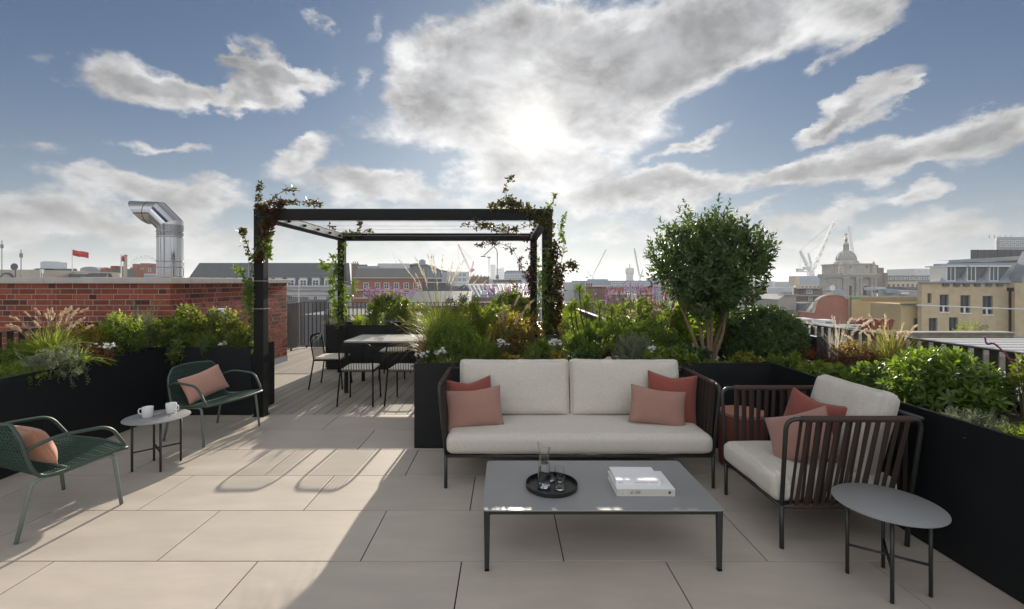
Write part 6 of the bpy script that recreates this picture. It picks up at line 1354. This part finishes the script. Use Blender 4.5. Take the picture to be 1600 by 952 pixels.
MB().box(loc_(t, 1516), loc_(t, 1660), .1, 3, 0, z0-.02).build('walls', m_dgrey, t)
pm_ = MB().box(.04, 10.4*58/F-.04, 0, .08, z0, z1).mesh('screen_panel', m_dgrey)
for k in range(13): link('screen_panel', pm_, t, loc=(loc_(t, 1517+k*10.4), 0, 0))
t = B('grey office tower top at the upper right edge', 'tower block', 140, 1600); block(t, 1557, 1650, 374, 14, m_grey); block(t, 1557.5, 1650, 370.5, 10, m_sil, 'roof_storey', 374, 1.5); [win(t, 1567+k*12, 375.5+r_*6, 379.5+r_*6, 10, m_wfr, m_curt, 2, 0) for k in range(4) for r_ in range(2)]; [MB().tube([(loc_(t, px), 3, loc_(t, px, 371)[1]), (loc_(t, px), 3, loc_(t, px, 366.5)[1])], .08, 4).build('antenna', m_cgrey, t) for px in (1562, 1570, 1579, 1588, 1597)]
t = B('low stone parapet wall in front of the yellow building', 'wall', 30, 1500); block(t, 1398, 1584, 521, .6, facade('mossy_stone', (.22, .20, .15), .3, 3), 'wall'); block(t, 1395, 1586, 519.3, .8, m_port, 'coping', 521, -.1)
t = thing('shrub', 'olive green bush growing on the terrace of the yellow building', 'shrub', (X_(1515, 40), 40, Z_(530, 40))); T, D, _ = crown_pts((0, 0, .8), (1.6, .6, .9), 120, 44); link('foliage', np_mesh('foliage', *shoot_geo(T, D, 8, .2, .14, .07), lf_mid), t, 'stuff'); stems_mb((0, 0, 0), T, 10, .02).build('stems', m_wood2, t)
MBx = MB().box(X_(1490, 40.6), X_(1640, 40.6), 40.4, 45, GZ, Z_(531, 40.4)).build('roof_terrace', m_grey); tag(MBx, 'grey flat roof terrace at the foot of the yellow building', 'roof')
# white slatted roof beyond the right railing
t = thing('slatted_roof', 'white slatted pergola roof just beyond the right railing', 'pergola', (0, 0, 0)); m_wsl = mat('white_slat', (.55, .56, .57), .5)
sm_ = MB().box(6.3, 13, -.05, .05, .75, .79).mesh('roof_slat', m_wsl); sn_ = MB().box(3.8, 13, -.05, .05, .75, .79).mesh('roof_slat', m_wsl)
for k in range(20): link('roof_slat', sn_ if k < 10 else sm_, t, loc=(0, 2.0+k*.26, 0))
for x in (3.9, 6.8, 9.8, 12.8): MB().box(x-.04, x+.04, 2.0, 4.4 if x < 5 else 7.1, .63, .748).build('beam', m_wsl, t)
for x in (3.9, 12.8):
    for y in (2.2, 4.2 if x < 5 else 6.9): MB().box(x-.05, x+.05, y-.05, y+.05, -2.2, .628).build('post', m_wsl, t)
dk = MB().box(3.6, 13.5, -6, 17, -21.9, -2.2).build('lower_terrace', mat('pale_paving', (.16, .16, .155), .85, var=.1), kind='structure')
# thin white handrail / cable in front of the yellow building
t = thing('handrail', 'thin white horizontal rail crossing in front of the yellow building', 'rail', (0, 0, 0)); MB().tube([at(1432, 477, 14), at(1640, 485, 14)], .02, 6).build('rail', m_wfr, t); MB().tube([at(1640, 485, 14), Vector((at(1640, 485, 14).x, 14, -2.2))], .02, 6).build('post', m_wfr, t)
# -- rooftops left of the flue, seen over the coping
t = B('cream rooftop building with arched window at the far left', 'building', 60, 22); block(t, -14, 47, 421.5, 8, m_cream2); b = MB(); pts = [(loc_(t, 12 + 11*math.cos(pi*i/14)), loc_(t, 12, 437.5 - 11.5*math.sin(pi*i/14))[1]) for i in range(15)]; MB().prism(pts[::-1], -.15, .05).build('arched_window', m_dgrey, t); inn = [(loc_(t, 12 + 8*math.cos(pi*i/14)), loc_(t, 12, 437.5 - 8.5*math.sin(pi*i/14))[1]) for i in range(15)]; MB().prism(inn[::-1], -.2, -.16).build('pane', m_port, t)
t = B('satellite dish on the cream rooftop', 'satellite dish', 58, 23); b = MB().lathe([(.0, 0), (.3, .03), (.55, .16)], 16); z = loc_(t, 23, 417)[1]; b.v = [(x*.9+z_*.5, -z_*.8, y*.8+z) for x, y, z_ in b.v]; b.build('dish', m_dgrey, t); MB().tube([(0, 0, 0), (0, .1, z)], .06, 6).build('stand', m_dgrey, t)
t = B('dark slate mansard rooftop behind the cream building', 'building', 85, 80); block(t, 37, 113, 430, 8, m_white); mansard(t, 64, 113, 432, 420, 2, 8, m_slate); mansard(t, 37, 66, 430, 419.5, 1.5, 8, m_dgrey)
t = B('blue grey tower block on the far left skyline', 'tower block', 420, 72); block(t, 63, 82, 409.5, 14, m_blue); block(t, 66, 78, 408.3, 10, m_sil, 'roof_house', 409.5, 2); [win(t, 72.5, 411.5+k*3.3, 413.6+k*3.3, 17, m_sil, m_curt, 5, 0) for k in range(3)]
t = B('cream gable beside a low blue roof below the red flag', 'building', 66, 120); block(t, 99, 131, 424.5, 6, m_cream2); block(t, 108, 165, 428.5, 5, m_slate2, 'side_roof', None, -1)
t = B('grey barrel roofed building right of the red flag', 'building', 110, 138); pts = [(loc_(t, 139 - 14*math.cos(pi*i/10)), loc_(t, 139, 421 - 4.2*math.sin(pi*i/10))[1]) for i in range(11)]; MB().prism(pts[::-1], 0, 8).build('roof', m_metal, t); block(t, 125, 153, 421, 8, m_grey)
t = B('dark mansard with white base left of the brick chimneys', 'building', 62, 146); block(t, 126, 166, 433, 5, m_white); mansard(t, 127, 166, 433, 427, .8, 5, m_slate)
t = B('single square red brick chimney left of the twin one', 'chimney', 72, 162); block(t, 157, 167, 420, 1, m_redb, 'stack'); block(t, 156.5, 167.5, 419.3, 1.1, m_brown, 'cap', 420.2, -.05); pots(t, (159.5, 162, 164.5), 417.6, 419.4, 1.6)
t = B('grey roof block topped by twin red brick chimneys', 'building', 74, 180); block(t, 170, 187, 420, 3, m_slate2); block(t, 173, 181, 415.5, 1, m_redb, 'chimney', 420, .5); block(t, 182, 188, 416, 1, m_redb, 'chimney', 420, .7); block(t, 167, 188, 427, 2, m_white, 'lower_walls', None, -1)
t = B('red brick mansion blocks with white trim left of the flue', 'building', 130, 224); block(t, 203, 246, 418, 10, m_redb); block(t, 207, 213, 412.5, 3, m_redb, 'stack', 418, 1); block(t, 219, 232, 411.5, 4, m_redb, 'gable_block', 418, 1); block(t, 233, 244, 414.5, 3, m_brown, 'stack', 418, 2); win(t, 222, 419, 425, 4, m_wfr); win(t, 234, 419, 425, 4, m_wfr); band(t, 203, 246, 428, 429.5, m_white, .4); block(t, 206, 246, 429.5, .4, m_blue, 'lower_storey', None, -.4); [win(t, 212+k*8, 431, 435, 5, m_wfr) for k in range(4)] if False else None
t = B('small red brick roof house left of the white column', 'building', 90, 196); block(t, 190, 206, 421, 3, m_redb); block(t, 183, 200, 428, 2, m_metal, 'roof', None, -1)
t = B('slim pale column standing beside the second flag', 'column', 64, 194.5); block(t, 192.8, 196.2, 399, .3, m_cream2, 'shaft'); block(t, 192.4, 196.6, 398.2, .4, m_port, 'cap', 399, -.05)
m_flag = mat('red_flag_cloth', (.50, .045, .045), .8)
def flag(label, Y, px, ytop, x1, ya, yb, drop):
    t = B(label, 'flag', Y, px); MB().tube([(0, 0, 0), (0, 0, loc_(t, px, ytop)[1])], .07, 6).build('pole', m_wfr, t); n = 12; vs = []
    for i in range(n+1):
        f = i/n; X = loc_(t, px)*(1-f) + loc_(t, x1)*f; w_ = .25*math.sin(f*7)
        for yy in (ya, yb): vs.append((X, w_, loc_(t, px, yy + drop*f + .8*math.sin(f*6))[1]))
    b = MB().add(vs, [(2*i, 2*i+1, 2*i+3, 2*i+2) for i in range(n)]); o = b.build('cloth', m_flag, t, smooth=True); md = o.modifiers.new('thickness', 'SOLIDIFY'); md.thickness = .03
flag('red flag flying from a white pole on the left skyline', 72, 113, 389, 137, 390, 399, 5); flag('small red flag beside the pale column', 64, 189.5, 398, 195, 399, 407, 3)
for px, y0, Y, lab in ((3, 376, 60, 'tall thin antenna at the left edge'), (33, 390, 55, 'thin whip antenna right of the satellite dish'), (388, 380, 90, 'lattice antenna behind the pergola post'), (65, 421, 50, 'white vent pole above the coping at left')):
    t = B(lab, 'antenna', Y, px); MB().tube([(0, 0, 0), (0, 0, loc_(t, px, y0)[1])], .05 if px != 65 else .14, 6).build('mast', m_cgrey if px != 65 else m_wfr, t); z = loc_(t, px, y0+6)[1]; MB().box(-.12, .12, -.1, .1, z-.5, z).build('head', m_cgrey, t)
# observation wheel
t = B('white observation wheel rising behind the flue', 'ferris wheel', 700, 228); r_ = 25*700/F; zc = loc_(t, 228, 427)[1]
MB().tube([(r_*math.cos(2*pi*k/64), 0, zc+r_*math.sin(2*pi*k/64)) for k in range(64)], .45, 5, closed=True).build('rim', m_crane, t)
MB().tube([(r_*.93*math.cos(2*pi*k/64), 3, zc+r_*.93*math.sin(2*pi*k/64)) for k in range(64)], .3, 5, closed=True).build('inner_rim', m_crane, t); b = MB()
for k in range(32): a = 2*pi*k/32; b.tube([(0, 1, zc), (r_*math.cos(a), 0, zc+r_*math.sin(a))], .1, 3)
b.build('spokes', m_crane, t); cp = MB().lathe([(.2, -1.1), (.95, -.6), (1.05, 0), (.95, .6), (.2, 1.1)], 8).mesh('capsule', m_sil)
for k in range(28): a = 2*pi*k/28; link('capsule', cp, t, loc=(r_*1.08*math.cos(a), -2, zc+r_*1.08*math.sin(a)))
MB().tube([(-9, -6, 0), (0, 0, zc)], .6, 6).tube([(9, -6, 0), (0, 0, zc)], .6, 6).build('support', m_crane, t)
# far skyline so that the streets close off
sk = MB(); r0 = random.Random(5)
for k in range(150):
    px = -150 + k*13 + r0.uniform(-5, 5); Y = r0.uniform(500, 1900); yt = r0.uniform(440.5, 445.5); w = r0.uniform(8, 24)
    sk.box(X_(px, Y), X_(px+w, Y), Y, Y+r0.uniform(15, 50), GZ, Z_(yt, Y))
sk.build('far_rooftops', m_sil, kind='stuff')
sk = MB()
for k in range(130):
    Y = r0.uniform(60, 420); px = r0.uniform(-500, 2100)
    yt = 446 + 15*r0.random()*100/Y + (2200/Y if Y < 110 else 0); w = r0.uniform(6, 14)
    X = X_(px, Y); sk.box(X-w/2, X+w/2, Y, Y+w, GZ, Z_(yt, Y))
sk.build('middle_rooftops', m_dgrey, kind='stuff')
# ---------------- hazy air ----------------
hz = MB().box(-6200, 6200, -6200, 6200, GZ-1, 62).build('haze', None, kind='stuff')
hm_ = bpy.data.materials.new('hazy_air'); hm_.use_nodes = True; nd = hm_.node_tree.nodes; nd.clear()
pv = nd.new('ShaderNodeVolumePrincipled'); pv.inputs['Color'].default_value = (.86, .92, 1, 1); pv.inputs['Density'].default_value = HAZE; pv.inputs['Anisotropy'].default_value = .35
hm_.node_tree.links.new(pv.outputs[0], nd.new('ShaderNodeOutputMaterial').inputs['Volume']); hz.data.materials.append(hm_)
